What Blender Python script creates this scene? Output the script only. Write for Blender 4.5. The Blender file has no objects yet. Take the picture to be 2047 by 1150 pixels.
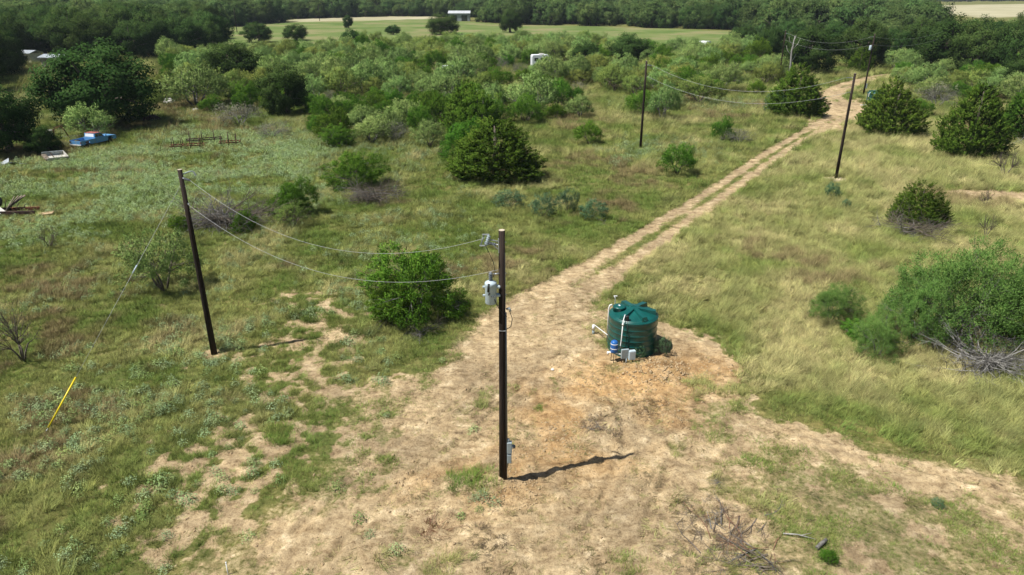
import bpy, math, random
import numpy as np
from mathutils import Vector, Matrix

# ------------------------------------------------------------------ camera, sky, sun, exposure
scene = bpy.context.scene
C = scene.collection
cam_data = bpy.data.cameras.new('camera')
cam_data.sensor_width = 36.0
cam_data.lens = 24.62
cam_data.clip_start = 0.1
cam_data.clip_end = 9000.0
cam = bpy.data.objects.new('camera', cam_data)
cam.location = (0, 0, 15.0)
cam.rotation_euler = (math.radians(90 - 23.0), 0, 0)
C.objects.link(cam)
scene.camera = cam
scene.render.resolution_x, scene.render.resolution_y = 1024, 575

SUN_EL = math.radians(61.5)
SUN_H = Vector((-4.40, -1.50, 0)).normalized()              # horizontal direction towards the sun
to_sun = Vector((SUN_H.x * math.cos(SUN_EL), SUN_H.y * math.cos(SUN_EL), math.sin(SUN_EL)))
world = bpy.data.worlds.new('World')
scene.world = world
world.use_nodes = True
wn = world.node_tree
sky = wn.nodes.new('ShaderNodeTexSky')
sky.sky_type = 'NISHITA'
sky.sun_disc = False
sky.sun_elevation = SUN_EL
sky.sun_rotation = math.atan2(SUN_H.x, SUN_H.y)
wn.links.new(sky.outputs[0], wn.nodes['Background'].inputs[0])
wn.nodes['Background'].inputs[1].default_value = 0.052
sun_data = bpy.data.lights.new('sun', 'SUN')
sun_data.energy = 4.8
sun_data.angle = math.radians(0.5)
sun_data.color = (1.0, 0.97, 0.91)
sun = bpy.data.objects.new('sun', sun_data)
sun.rotation_euler = (-to_sun).to_track_quat('-Z', 'Y').to_euler()
sun.location = (0, 0, 40)
C.objects.link(sun)
scene.view_settings.view_transform = 'Standard'
scene.view_settings.look = 'None'
scene.view_settings.gamma = 1.0
scene.view_settings.exposure = 0.50
try:
    scene.cycles.max_bounces = 4; scene.cycles.diffuse_bounces = 2; scene.cycles.glossy_bounces = 2; scene.cycles.transmission_bounces = 3
except AttributeError:
    pass

rng = np.random.default_rng(7)
random.seed(7)

# ------------------------------------------------------------------ numeric helpers
def vnoise(x, y, s=0):
    xi = np.floor(x); yi = np.floor(y); fx = x - xi; fy = y - yi
    fx = fx * fx * (3 - 2 * fx); fy = fy * fy * (3 - 2 * fy)
    def h(a, b):
        v = np.sin(a * 127.1 + b * 311.7 + s * 74.7) * 43758.5453
        return v - np.floor(v)
    return (h(xi, yi) * (1 - fx) + h(xi + 1, yi) * fx) * (1 - fy) + (h(xi, yi + 1) * (1 - fx) + h(xi + 1, yi + 1) * fx) * fy

def fbm(x, y, octaves=4, s=0):
    r = 0; a = 0.5; t = 0
    for k in range(octaves):
        r = r + a * vnoise(x, y, s + k * 13); t += a; a *= 0.5
        x, y = x * 1.62 + y * 1.18 + 3.1, y * 1.62 - x * 1.18 + 7.7
    return r / t

def sstep(a, b, v):
    t = np.clip((v - a) / (b - a), 0, 1)
    return t * t * (3 - 2 * t)

def inpoly(x, y, poly):
    r = np.zeros(np.shape(x), bool)
    n = len(poly)
    for i in range(n):
        x1, y1 = poly[i]; x2, y2 = poly[(i + 1) % n]
        if y1 == y2: continue
        c = ((y1 > y) != (y2 > y)) & (x < (x2 - x1) * (y - y1) / (y2 - y1) + x1)
        r ^= c
    return r

def softpoly(x, y, poly, soft):
    r = np.zeros(np.shape(x))
    for k in range(9):
        a = k * 2.39996; q = soft * math.sqrt((k + 0.5) / 9)
        r += inpoly(x + q * math.cos(a), y + q * math.sin(a), poly)
    return r / 9

# ------------------------------------------------------------------ layout of the land (metres; camera above the origin, +y away)
TRACK = [(0.15, 28.09), (1.03, 31.23), (3.03, 34.99), (6.41, 39.76), (10.77, 46.22), (15.60, 53.46), (21.55, 62.43), (27.38, 71.26), (34.55, 81.44), (40.76, 89.23), (45.29, 96.36), (46.62, 103.65), (49.25, 112.07), (56.78, 123.21), (65.87, 133.44), (71.92, 139.19)]
TRACK_W = [2.2, 1.9, 1.45, 1.15, 1.0, .95, .95, .95, 1.05, 1.6, 2.6, 2.0, 1.5, 1.4, 1.4, 1.2]
BARE = [(-0.95, 31.23), (3.25, 32.71), (5.12, 34.31), (7.67, 31.69), (9.80, 28.58), (10.56, 25.36), (9.08, 23.88), (11.00, 22.64), (14.07, 21.19), (17.66, 19.88), (24, 8), (-11, 8), (-10.08, 14.83), (-8.21, 16.60), (-6.71, 18.94), (-6.11, 21.50), (-7.72, 24.26), (-5.16, 25.85), (-2.08, 27.39)]
BARE_L = [(-13.78, 33.65), (-10.79, 36.42), (-7.46, 33.65), (-5.66, 26.27), (-6.18, 21.82), (-7.13, 17.03), (-9.47, 15.01), (-12.87, 14.83), (-12.61, 18.43), (-12.85, 21.82), (-10.27, 24.64), (-13.17, 27.39), (-13.22, 28.09), (-10.19, 28.58)]
CORE = [(-1.55, 30.66), (3.99, 32.40), (5.70, 33.65), (7.58, 31.23), (10.34, 28.09), (10.66, 25.64), (7.29, 23.88), (6.14, 20.59), (6.22, 17.48), (6.92, 14.83), (5, 8), (-6, 8), (-5.34, 14.83), (-5.54, 16.81), (-3.84, 19.74), (-5.24, 23.88), (-2.08, 27.39)]
PALE = [(8.28, 22.48), (10.23, 22.64), (12.26, 21.19), (12.99, 19.74), (17.03, 18.94), (16.36, 17.95), (13.61, 18.69), (11.05, 20.45), (8.54, 20.89)]
ORANGE = [(2.50, 26.27), (7.04, 28.58), (11.09, 26.27), (7.49, 23.88), (6.46, 21.19), (5.10, 18.94), (2.60, 18.94), (-1.31, 17.48), (-3.89, 17.95), (-1.09, 19.74), (0.47, 20.89), (0.34, 24.64)]
SANDY = [(35.79, 95.10), (44.80, 104.14), (62.68, 118.01), (59.94, 106.66), (46.46, 95.10), (41.51, 81.75), (34.14, 77.86)]
PASTURE = [(-126.03, 298.61), (-115.30, 398.17), (-43.68, 426.43), (-5.61, 356.69), (42.05, 336.59), (77.40, 306.30), (91.07, 284.30), (56.67, 182.44), (9.64, 185.36), (-38.97, 176.86), (-68.17, 165.43)]
TAN_FIELD = [(-127.44, 411.82), (-92.85, 458.93), (-47.86, 467.83), (-40.83, 426.43), (-109.08, 385.38)]
DRY_FIELD = [(445.01, 812.53), (857.26, 1015.02), (459.54, 541.16), (276.14, 442.09), (302.19, 517.99)]
MEADOW = [(-49.15, 62.62), (-39.99, 71.26), (-38.23, 84.00), (-26.85, 81.75), (-19.57, 71.26), (-14.23, 50.05), (-18.01, 52.75), (-23.34, 48.80), (-28.09, 44.29), (-34.00, 41.36)]
LONG_R = [(10.21, 44.29), (25.03, 64.59), (42.52, 89.23), (46.18, 73.77), (60.05, 71.26), (20.20, 19.74), (15.71, 20.89), (11.97, 23.16), (10.73, 25.85), (9.47, 29.08), (7.54, 33.65), (6.09, 36.42)]
BRUSH = [(-48.27, 95.10), (-54.00, 112.07), (-75.63, 161.93), (-71.64, 174.19), (-55.84, 176.86), (-42.77, 194.69), (-22.72, 204.98), (2.33, 208.65), (37.78, 201.44), (55.89, 188.37), (58.57, 159.67), (46.12, 128.13), (36.24, 109.30), (22.02, 99.43), (18.01, 89.23), (8.44, 95.10), (4.10, 87.42), (-8.89, 81.75), (-11.43, 75.09), (-20.00, 75.09), (-25.86, 91.11), (-39.59, 95.10)]
BRUSH_R = [(72.83, 140.05), (85.92, 161.93), (103.64, 140.05), (74.88, 99.43), (67.23, 99.43), (65.14, 106.66), (57.49, 99.43)]

SOIL_STRIP = [(34.66, 56.65), (38.32, 55.86), (44.63, 53.90), (42.17, 50.57), (36.23, 52.46), (33.87, 54.49)]
POLE_FEET = [(*(-13.34, 27.71), .7), (*(27.82, 58.98), 1.25), (*(13.13, 71.50), .8), (*(-0.29, 18.79), 1.2)]
SEG = [(np.array(TRACK[i]), np.array(TRACK[i + 1]), TRACK_W[i], TRACK_W[i + 1]) for i in range(len(TRACK) - 1)]
def track_dist(x, y):
    best = np.full(np.shape(x), 1e9); w = np.ones(np.shape(x))
    for a, b, w0, w1 in SEG:
        d = b - a; t = np.clip(((x - a[0]) * d[0] + (y - a[1]) * d[1]) / (d @ d), 0, 1)
        q = np.hypot(x - a[0] - t * d[0], y - a[1] - t * d[1])
        m = q < best
        best = np.where(m, q, best); w = np.where(m, w0 + (w1 - w0) * t, w)
    return best, w

def masks(x, y):
    near = (y < 50)
    wx = x + 1.6 * (fbm(x / 2.5, y / 2.5, 3, 5) - .5); wy = y + 1.6 * (fbm(x / 2.5, y / 2.5, 3, 9) - .5)
    main = softpoly(wx, wy, BARE, 1.3); left = softpoly(wx, wy, BARE_L, 1.5)
    n = fbm(x / 1.1, y / 1.1, 4, 21); n2 = fbm(x / 4.5, y / 4.5, 3, 33)
    core = softpoly(wx, wy, CORE, 1.6); pale = softpoly(wx, wy, PALE, .7)
    near_left = sstep(-1, -7, x) * sstep(33, 27, y)
    b = 0.40 * main + .36 * core + .62 * pale + 0.40 * left * (1 - main) + 0.10 + 0.34 * (n2 - .5)
    nf = fbm(x / .42, y / .42, 3, 27)
    bare = sstep(0.34, 0.76, b + (n - .5) * 0.75 + (nf - .5) * (.75 + .6 * left * (1 - main)))
    d, w = track_dist(x, y)
    dj = d + .35 * (fbm(x / .8, y / .8, 3, 41) - .5)
    rut = np.exp(-((dj - .80 * w) / (.46 * w)) ** 2) + (.12 + .5 * sstep(1.1, 1.7, w)) * np.exp(-(dj / (.9 * w)) ** 2)
    rut = np.clip(rut * 1.35 * (.25 + 1.5 * fbm(x / 1.5, y / 1.5, 3, 51)), 0, 1)
    sandy = softpoly(wx, wy, SANDY, 2.0)
    bare = np.maximum(bare, np.maximum(rut, sandy * sstep(.35, .6, n + .12)))
    strip = softpoly(wx, wy, SOIL_STRIP, .8) * sstep(.3, .5, n)
    bare = np.maximum(bare, strip)
    for fx, fy, fr in POLE_FEET: bare = np.maximum(bare, sstep(.3, .7, np.exp(-((x - fx) ** 2 + (y - fy) ** 2) / (fr * fr)) + .5 * (n - .5)))
    orange = softpoly(wx, wy, ORANGE, 1.4) * sstep(.28, .5, fbm(x / 1.9, y / 1.9, 3, 61))
    return dict(bare=bare, orange=orange, track=d / w, near_left=near_left, soil=np.maximum(bare, .46 * main + .3 * left * n))

def far_masks(x, y):
    wx = x + 6 * (fbm(x / 14, y / 14, 2, 5) - .5); wy = y + 6 * (fbm(x / 14, y / 14, 2, 9) - .5)
    return softpoly(wx, wy, PASTURE, 3), np.maximum(softpoly(wx, wy, DRY_FIELD, 3), softpoly(wx, wy, TAN_FIELD, 2))

MOUNDS = [(*(-0.19, 18.31), 1.1, .07), (*(6.32, 26.06), .9, .22), (*(5.17, 26.19), .6, .15), (*(9.22, 25.77), 1.0, .1), (*(-0.39, 18.74), .35, .05), (*(3.65, 22.64), .8, .12), (*(6.06, 22.31), 1.0, .10), (*(-0.35, 16.60), 1.2, .10)]
WHEELS = [[(0.58, 27.16), (-1.79, 22.82), (-4.38, 18.94), (-6.46, 14.83)], [(2.13, 27.16), (4.76, 24.26), (4.90, 20.59), (3.12, 16.60), (1.34, 14.83)], [(9.48, 23.88), (12.26, 21.19), (17.03, 18.94)]]
def height(x, y, bare=None):
    x = np.asarray(x, float); y = np.asarray(y, float)
    h = 0.16 * (fbm(x / 9, y / 9, 2, 71) - .5)
    for mx, my, r, a in MOUNDS:
        h = h + a * np.exp(-((x - mx) ** 2 + (y - my) ** 2) / (r * r))
    f = sstep(52, 30, y) * sstep(40, 26, np.abs(x))
    rough = fbm(x / .55, y / .55, 3, 81) - .5
    fine = fbm(x / .22, y / .22, 2, 87) - .5
    chop = np.abs(fbm(x / 1.1, y / .8, 3, 93) - .5)
    disturbed = softpoly(x, y, ORANGE, 1.5) if np.size(x) < 2000000 else 0
    h = h + f * (rough * .11 + fine * .08 - chop * .17 * (.35 + .7 * disturbed) + disturbed * (rough * .07 + fine * .07))
    # wheel marks left on the cleared ground
    for line in WHEELS:
        for off in (-.8, .8):
            for i in range(len(line) - 1):
                a = np.array(line[i], float); b = np.array(line[i + 1], float); dd = b - a; ll = math.hypot(*dd); nn = np.array([dd[1], -dd[0]]) / ll
                a = a + nn * off; t = ((x - a[0]) * dd[0] + (y - a[1]) * dd[1]) / (ll * ll); q = (x - a[0]) * nn[0] + (y - a[1]) * nn[1]
                on = sstep(-.04, .04, t) * sstep(1.04, .96, t)
                h = h + on * (-.045 * np.exp(-(q / .13) ** 2) + .03 * np.exp(-((np.abs(q) - .24) / .08) ** 2) + .012 * np.sin(t * ll * 24) * np.exp(-(q / .13) ** 2))
    # caterpillar ridges pressed into the dug soil
    u = (x - 5.9) * .35 + (y - 23.2) * .94; v = (x - 5.9) * .94 - (y - 23.2) * .35
    h = h + .022 * np.sin(u * 26) * np.exp(-(v / .38) ** 2) * np.exp(-(u / 1.9) ** 2)
    d, w = track_dist(x, y)
    h = h - .035 * np.exp(-((d - .78 * w) / (.4 * w)) ** 2) * sstep(60, 40, y)
    return h

def hz(x, y): return float(height(np.array([x]), np.array([y]))[0])

# ------------------------------------------------------------------ materials
MATS = {}
def new_mat(name):
    m = bpy.data.materials.new(name); m.use_nodes = True
    MATS[name] = m
    return m, m.node_tree.nodes, m.node_tree.links

def plain(name, col, rough=.6, metal=0.0, var=.12, scale=8.0, spec=.4, bump=0.0, col2=None, thr=None, stretch=None):
    """paint / metal / wood with mottled wear"""
    m, n, l = new_mat(name)
    p = n['Principled BSDF']
    tc = n.new('ShaderNodeTexCoord')
    no = n.new('ShaderNodeTexNoise'); no.inputs['Scale'].default_value = scale; no.inputs['Detail'].default_value = 6
    if stretch:
        mp = n.new('ShaderNodeMapping'); mp.inputs['Scale'].default_value = stretch
        l.new(tc.outputs['Object'], mp.inputs['Vector']); l.new(mp.outputs[0], no.inputs['Vector'])
    else: l.new(tc.outputs['Object'], no.inputs['Vector'])
    r = n.new('ShaderNodeValToRGB')
    c2 = col2 or tuple(max(0, c * (1 - 2.2 * var)) for c in col)
    r.color_ramp.elements[0].color = (*c2, 1); r.color_ramp.elements[1].color = (*[min(1, c * (1 + var)) for c in col], 1)
    lo, hi = thr or (.3, .7)
    r.color_ramp.elements[0].position = lo; r.color_ramp.elements[1].position = hi
    l.new(no.outputs[0], r.inputs[0]); l.new(r.outputs[0], p.inputs['Base Color'])
    p.inputs['Roughness'].default_value = rough; p.inputs['Metallic'].default_value = metal
    p.inputs['Specular IOR Level'].default_value = spec
    if bump:
        b = n.new('ShaderNodeBump'); b.inputs['Strength'].default_value = bump; b.inputs['Distance'].default_value = .02
        l.new(no.outputs[0], b.inputs['Height']); l.new(b.outputs[0], p.inputs['Normal'])
    return m

def leaf_mat(name, dark, light, old, trans=.3, spread=.25, instcol=False, soft=.62):
    """leaves: every leaf has its own tone, every plant its own shift"""
    m, n, l = new_mat(name)
    n.remove(n['Principled BSDF'])
    out = n['Material Output']
    at = n.new('ShaderNodeAttribute'); at.attribute_name = 'tone'
    r = n.new('ShaderNodeValToRGB')
    e = r.color_ramp.elements
    e[0].color = (*dark, 1); e[1].color = (*old, 1); e[0].position = 0; e[1].position = 1
    x = e.new(.75); x.color = (*light, 1)
    l.new(at.outputs['Fac'], r.inputs[0])
    oi = n.new('ShaderNodeObjectInfo')
    hs = n.new('ShaderNodeHueSaturation')
    mp = n.new('ShaderNodeMapRange'); mp.inputs['To Min'].default_value = 1 - spread; mp.inputs['To Max'].default_value = 1 + spread
    l.new(oi.outputs['Random'], mp.inputs['Value']); l.new(mp.outputs[0], hs.inputs['Value'])
    mh = n.new('ShaderNodeMath'); mh.operation = 'MULTIPLY'; mh.inputs[1].default_value = 7.31
    mf = n.new('ShaderNodeMath'); mf.operation = 'FRACT'
    m2 = n.new('ShaderNodeMapRange'); m2.inputs['To Min'].default_value = .482; m2.inputs['To Max'].default_value = .518
    l.new(oi.outputs['Random'], mh.inputs[0]); l.new(mh.outputs[0], mf.inputs[0]); l.new(mf.outputs[0], m2.inputs['Value']); l.new(m2.outputs[0], hs.inputs['Hue'])
    src = r.outputs[0]
    if instcol:
        ia = n.new('ShaderNodeAttribute'); ia.attribute_type = 'INSTANCER'; ia.attribute_name = 'col'
        mx = n.new('ShaderNodeMix'); mx.data_type = 'RGBA'; mx.blend_type = 'MULTIPLY'; mx.inputs[0].default_value = 1
        l.new(r.outputs[0], mx.inputs[6]); l.new(ia.outputs['Color'], mx.inputs[7]); src = mx.outputs[2]
    l.new(src, hs.inputs['Color'])
    d = n.new('ShaderNodeBsdfDiffuse'); t = n.new('ShaderNodeBsdfTranslucent')
    l.new(hs.outputs[0], d.inputs['Color']); l.new(hs.outputs[0], t.inputs['Color'])
    # shading follows the rounded clump a leaf belongs to as well as the leaf itself
    geo = n.new('ShaderNodeNewGeometry')
    if instcol:
        cn = n.new('ShaderNodeCombineXYZ'); cn.inputs[2].default_value = 1; cns = cn.outputs[0]
    else:
        ca = n.new('ShaderNodeAttribute'); ca.attribute_name = 'cn'
        vt = n.new('ShaderNodeVectorTransform'); vt.vector_type = 'NORMAL'; vt.convert_from = 'OBJECT'; vt.convert_to = 'WORLD'
        l.new(ca.outputs['Vector'], vt.inputs[0]); cns = vt.outputs[0]
    mv = n.new('ShaderNodeMix'); mv.data_type = 'VECTOR'; mv.inputs[0].default_value = soft
    l.new(geo.outputs['Normal'], mv.inputs[4]); l.new(cns, mv.inputs[5])
    vn = n.new('ShaderNodeVectorMath'); vn.operation = 'NORMALIZE'; l.new(mv.outputs[1], vn.inputs[0])
    l.new(vn.outputs[0], d.inputs['Normal']); l.new(vn.outputs[0], t.inputs['Normal'])
    mi = n.new('ShaderNodeMixShader'); mi.inputs[0].default_value = trans
    l.new(d.outputs[0], mi.inputs[1]); l.new(t.outputs[0], mi.inputs[2])
    l.new(mi.outputs[0], out.inputs['Surface'])
    return m

leaf_mat('oak_leaf', (.022, .048, .012), (.055, .098, .025), (.09, .13, .04), .15, .2, soft=.82)
leaf_mat('far_oak_leaf', (.038, .070, .020), (.085, .135, .040), (.14, .18, .06), .15, .3, soft=.8)
leaf_mat('mesquite_leaf', (.15, .25, .065), (.30, .42, .13), (.44, .50, .17), .28, .2)
leaf_mat('bright_leaf', (.06, .15, .014), (.15, .29, .036), (.25, .35, .06), .28, .16)
leaf_mat('olive_leaf', (.13, .195, .045), (.25, .315, .075), (.38, .40, .10), .28, .18)
leaf_mat('cedar_leaf', (.040, .095, .012), (.12, .215, .028), (.18, .25, .042), .1, .14, soft=.82)
leaf_mat('mid_leaf', (.10, .20, .04), (.21, .35, .085), (.33, .42, .11), .28, .14)
leaf_mat('blue_leaf', (.08, .17, .075), (.16, .28, .14), (.24, .34, .19), .25, .12)
leaf_mat('grey_leaf', (.15, .16, .11), (.27, .27, .19), (.34, .29, .19), .2, .15)
leaf_mat('grass_blade', (.6, .6, .6), (1, 1, 1), (1.3, 1.25, 1.05), .3, .16, True, .5)
plain('bark', (.16, .13, .10), .9, var=.3, scale=14, bump=.6)
plain('grey_bark', (.18, .17, .155), .9, var=.3, scale=10, bump=.5)
plain('pale_bark', (.34, .325, .30), .9, var=.2, scale=9)
plain('brown_twig', (.22, .12, .07), .9, var=.3, scale=9)

def ground_material():
    m, n, l = new_mat('ground')
    p = n['Principled BSDF']; p.inputs['Roughness'].default_value = .95; p.inputs['Specular IOR Level'].default_value = .1
    geo = n.new('ShaderNodeNewGeometry')
    def noise(sc, det=5, ro=.6):
        t = n.new('ShaderNodeTexNoise'); t.inputs['Scale'].default_value = sc; t.inputs['Detail'].default_value = det; t.inputs['Roughness'].default_value = ro
        l.new(geo.outputs['Position'], t.inputs['Vector']); return t.outputs[0]
    def ramp(f, *st):
        r = n.new('ShaderNodeValToRGB'); e = r.color_ramp.elements
        e[0].position, e[0].color = st[0][0], (*st[0][1], 1); e[1].position, e[1].color = st[-1][0], (*st[-1][1], 1)
        for s in st[1:-1]:
            x = e.new(s[0]); x.color = (*s[1], 1)
        l.new(f, r.inputs[0]); return r.outputs[0]
    def mix(f, a, b, bt='MIX'):
        x = n.new('ShaderNodeMix'); x.data_type = 'RGBA'; x.blend_type = bt
        if isinstance(f, float): x.inputs[0].default_value = f
        else: l.new(f, x.inputs[0])
        l.new(a, x.inputs[6]); l.new(b, x.inputs[7]); return x.outputs[2]
    def attr(a):
        t = n.new('ShaderNodeAttribute'); t.attribute_name = a; return t.outputs['Fac']
    def math_(op, a, b):
        x = n.new('ShaderNodeMath'); x.operation = op
        for i, v in enumerate((a, b)):
            if isinstance(v, (int, float)): x.inputs[i].default_value = v
            else: l.new(v, x.inputs[i])
        x.use_clamp = op in ('ADD', 'SUBTRACT') and False
        return x.outputs[0]
    n_big, n_mid, n_fine, n_grit = noise(.22), noise(1.3, 7, .68), noise(7.0, 8, .72), noise(20.0, 5, .75)
    soil = ramp(n_mid, (.30, (.21, .16, .10)), (.43, (.36, .275, .165)), (.56, (.45, .355, .22)), (.68, (.62, .51, .34)))
    dug = ramp(n_mid, (.30, (.24, .145, .07)), (.48, (.40, .265, .13)), (.72, (.58, .42, .24)))
    soil = mix(attr('orange'), soil, dug)
    mpn = n.new('ShaderNodeMapping'); mpn.inputs['Rotation'].default_value = (0, 0, -.9); mpn.inputs['Scale'].default_value = (1.1, 2.2, 1)
    l.new(geo.outputs['Position'], mpn.inputs['Vector'])
    sc = n.new('ShaderNodeTexNoise'); sc.inputs['Scale'].default_value = 1.6; sc.inputs['Detail'].default_value = 6; sc.inputs['Distortion'].default_value = .5
    l.new(mpn.outputs[0], sc.inputs['Vector'])
    soil = mix(1.0, soil, ramp(sc.outputs[0], (.32, (.72, .69, .66)), (.5, (1, 1, 1)), (.68, (1.15, 1.14, 1.12))), 'MULTIPLY')
    soil = mix(1.0, soil, ramp(n_big, (.36, (.76, .74, .72)), (.62, (1.16, 1.13, 1.08))), 'MULTIPLY')
    grit = ramp(n_fine, (.32, (.5, .46, .42)), (.46, (1, 1, 1)), (.68, (1.2, 1.2, 1.18)))
    soil = mix(1.0, soil, grit, 'MULTIPLY')
    litter = ramp(n_grit, (.36, (.72, .68, .62)), (.5, (1, 1, 1)), (.7, (1.12, 1.1, 1.06)))
    soil = mix(1.0, soil, litter, 'MULTIPLY')
    veg = ramp(n_mid, (.3, (.07, .09, .026)), (.5, (.14, .14, .05)), (.7, (.25, .215, .095)))
    veg2 = ramp(n_big, (.35, (.8, .95, .75)), (.65, (1.15, 1.05, .95)))
    veg = mix(1.0, mix(1.0, veg, veg2, 'MULTIPLY'), grit, 'MULTIPLY')
    e = math_('ADD', attr('bare'), math_('MULTIPLY', math_('SUBTRACT', n_fine, .5), .9))
    mr = n.new('ShaderNodeMapRange'); mr.inputs['From Min'].default_value = .3; mr.inputs['From Max'].default_value = .62
    l.new(e, mr.inputs['Value'])
    col = mix(mr.outputs[0], veg, soil)
    past = ramp(noise(.045, 6), (.38, (.095, .145, .035)), (.5, (.14, .18, .055)), (.62, (.21, .20, .09)))
    dry = ramp(noise(.03, 5), (.35, (.31, .285, .17)), (.65, (.42, .385, .25)))
    col = mix(attr('pasture'), col, past)
    col = mix(attr('dry'), col, dry)
    l.new(col, p.inputs['Base Color'])
    b = n.new('ShaderNodeBump'); b.inputs['Strength'].default_value = .8; b.inputs['Distance'].default_value = .09
    l.new(math_('ADD', n_fine, math_('MULTIPLY', n_grit, .5)), b.inputs['Height']); l.new(b.outputs[0], p.inputs['Normal'])
    return m
ground_material()

# ------------------------------------------------------------------ mesh helpers
def set_props(o, label=None, cat=None, group=None, kind=None):
    if label: o['label'] = label
    if cat: o['category'] = cat
    if group: o['group'] = group
    if kind: o['kind'] = kind
    return o

def link(name, me, parent=None):
    o = bpy.data.objects.new(name, me); C.objects.link(o)
    if parent is not None: o.parent = parent
    return o

def thing(name, label, cat, loc, rz=0.0, group=None, scale=None):
    o = bpy.data.objects.new(name, None); C.objects.link(o)
    o.empty_display_size = .2
    o.location = loc; o.rotation_euler = (0, 0, rz)
    if scale: o.scale = scale
    return set_props(o, label, cat, group)

def np_mesh(name, V, F, mats, attrs=None, smooth=False, mi=None):
    """V (n,3), F (m,k) with k = 3 or 4"""
    me = bpy.data.meshes.new(name)
    V = np.asarray(V, np.float32); F = np.asarray(F, np.int32)
    m, k = F.shape
    me.vertices.add(len(V)); me.vertices.foreach_set('co', V.ravel())
    me.loops.add(m * k); me.loops.foreach_set('vertex_index', F.ravel())
    me.polygons.add(m)
    me.polygons.foreach_set('loop_start', np.arange(0, m * k, k, dtype=np.int32))
    me.polygons.foreach_set('loop_total', np.full(m, k, np.int32))
    if smooth: me.polygons.foreach_set('use_smooth', np.ones(m, bool))
    for x in mats: me.materials.append(MATS[x])
    if mi is not None: me.polygons.foreach_set('material_index', np.asarray(mi, np.int32))
    me.update(calc_edges=True)
    for a, d in (attrs or {}).items():
        d = np.asarray(d, np.float32)
        if d.ndim == 2: me.attributes.new(a, 'FLOAT_VECTOR', 'POINT').data.foreach_set('vector', d.ravel())
        else: me.attributes.new(a, 'FLOAT', 'POINT').data.foreach_set('value', d)
    me.validate()
    return me

class MB:
    """collects shapes into one mesh"""
    def __init__(s): s.v = []; s.f = []; s.sm = []
    def add(s, vs, fs, smooth=False):
        b = len(s.v); s.v += [tuple(v) for v in vs]
        s.f += [tuple(b + i for i in f) for f in fs]; s.sm += [smooth] * len(fs); return s
    def box(s, c, d, rot=None, bev=0.0):
        x, y, z = d[0] / 2, d[1] / 2, d[2] / 2
        if bev:
            q = min(bev, x * .6, y * .6, z * .6); vs = []
            ring = lambda a, b_, zz: [(a - q, -b_, zz), (a, -b_ + q, zz), (a, b_ - q, zz), (a - q, b_, zz), (-a + q, b_, zz), (-a, b_ - q, zz), (-a, -b_ + q, zz), (-a + q, -b_, zz)]
            vs = ring(x - q, y - q, -z) + ring(x, y, -z + q) + ring(x, y, z - q) + ring(x - q, y - q, z)
            fs = [tuple(range(7, -1, -1)), tuple(range(24, 32))]
            for k in range(3):
                for i in range(8): fs.append((k * 8 + i, k * 8 + (i + 1) % 8, k * 8 + 8 + (i + 1) % 8, k * 8 + 8 + i))
        else:
            vs = [(i * x, j * y, k * z) for i in (-1, 1) for j in (-1, 1) for k in (-1, 1)]
            fs = [(0, 1, 3, 2), (4, 6, 7, 5), (0, 4, 5, 1), (2, 3, 7, 6), (0, 2, 6, 4), (1, 5, 7, 3)]
        M = Matrix.Identity(3) if rot is None else rot
        return s.add([M @ Vector(v) + Vector(c) for v in vs], fs)
    def tube(s, pts, r, n=8, cap=True, smooth=True):
        pts = [Vector(p) for p in pts]
        if not hasattr(r, '__len__'): r = [r] * len(pts)
        vs = []; fs = []
        for i, p in enumerate(pts):
            t = (pts[min(i + 1, len(pts) - 1)] - pts[max(i - 1, 0)])
            t = t.normalized() if t.length > 1e-9 else Vector((0, 0, 1))
            u = t.cross(Vector((0.31, 0.9, 0.13)) if abs(t.y) < .9 else Vector((1, 0, .2))).normalized(); w = t.cross(u)
            for k in range(n):
                a = 2 * math.pi * k / n
                vs.append(p + (u * math.cos(a) + w * math.sin(a)) * r[i])
        for i in range(len(pts) - 1):
            for k in range(n):
                fs.append((i * n + k, i * n + (k + 1) % n, (i + 1) * n + (k + 1) % n, (i + 1) * n + k))
        s.add(vs, fs, smooth)
        if cap:
            b = len(s.v) - len(vs)
            s.f += [tuple(b + k for k in range(n - 1, -1, -1)), tuple(b + (len(pts) - 1) * n + k for k in range(n))]; s.sm += [False, False]
        return s
    def lathe(s, prof, c=(0, 0, 0), n=32, smooth=True, M=None):
        vs = []; fs = []
        for r, z in prof:
            for k in range(n):
                a = 2 * math.pi * k / n; v = Vector((r * math.cos(a), r * math.sin(a), z))
                vs.append((M @ v if M else v) + Vector(c))
        for i in range(len(prof) - 1):
            for k in range(n): fs.append((i * n + k, i * n + (k + 1) % n, (i + 1) * n + (k + 1) % n, (i + 1) * n + k))
        s.add(vs, fs, smooth); b = len(s.v) - len(vs)
        s.f += [tuple(b + k for k in range(n - 1, -1, -1)), tuple(b + (len(prof) - 1) * n + k for k in range(n))]; s.sm += [False, False]
        return s
    def prism(s, prof, y0, y1):
        n = len(prof)
        vs = [(x, y0, z) for x, z in prof] + [(x, y1, z) for x, z in prof]
        fs = [tuple(range(n - 1, -1, -1)), tuple(range(n, 2 * n))] + [(i, (i + 1) % n, n + (i + 1) % n, n + i) for i in range(n)]
        fs = [tuple(reversed(f)) for f in fs]
        return s.add(vs, fs)
    def mesh(s, name, mat):
        me = bpy.data.meshes.new(name); me.from_pydata([tuple(v) for v in s.v], [], s.f)
        me.materials.append(MATS[mat]); me.polygons.foreach_set('use_smooth', s.sm); me.update(); return me
    def build(s, name, mat, parent=None, loc=None):
        o = link(name, s.mesh(name, mat), parent)
        if loc: o.location = loc
        return o

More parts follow.
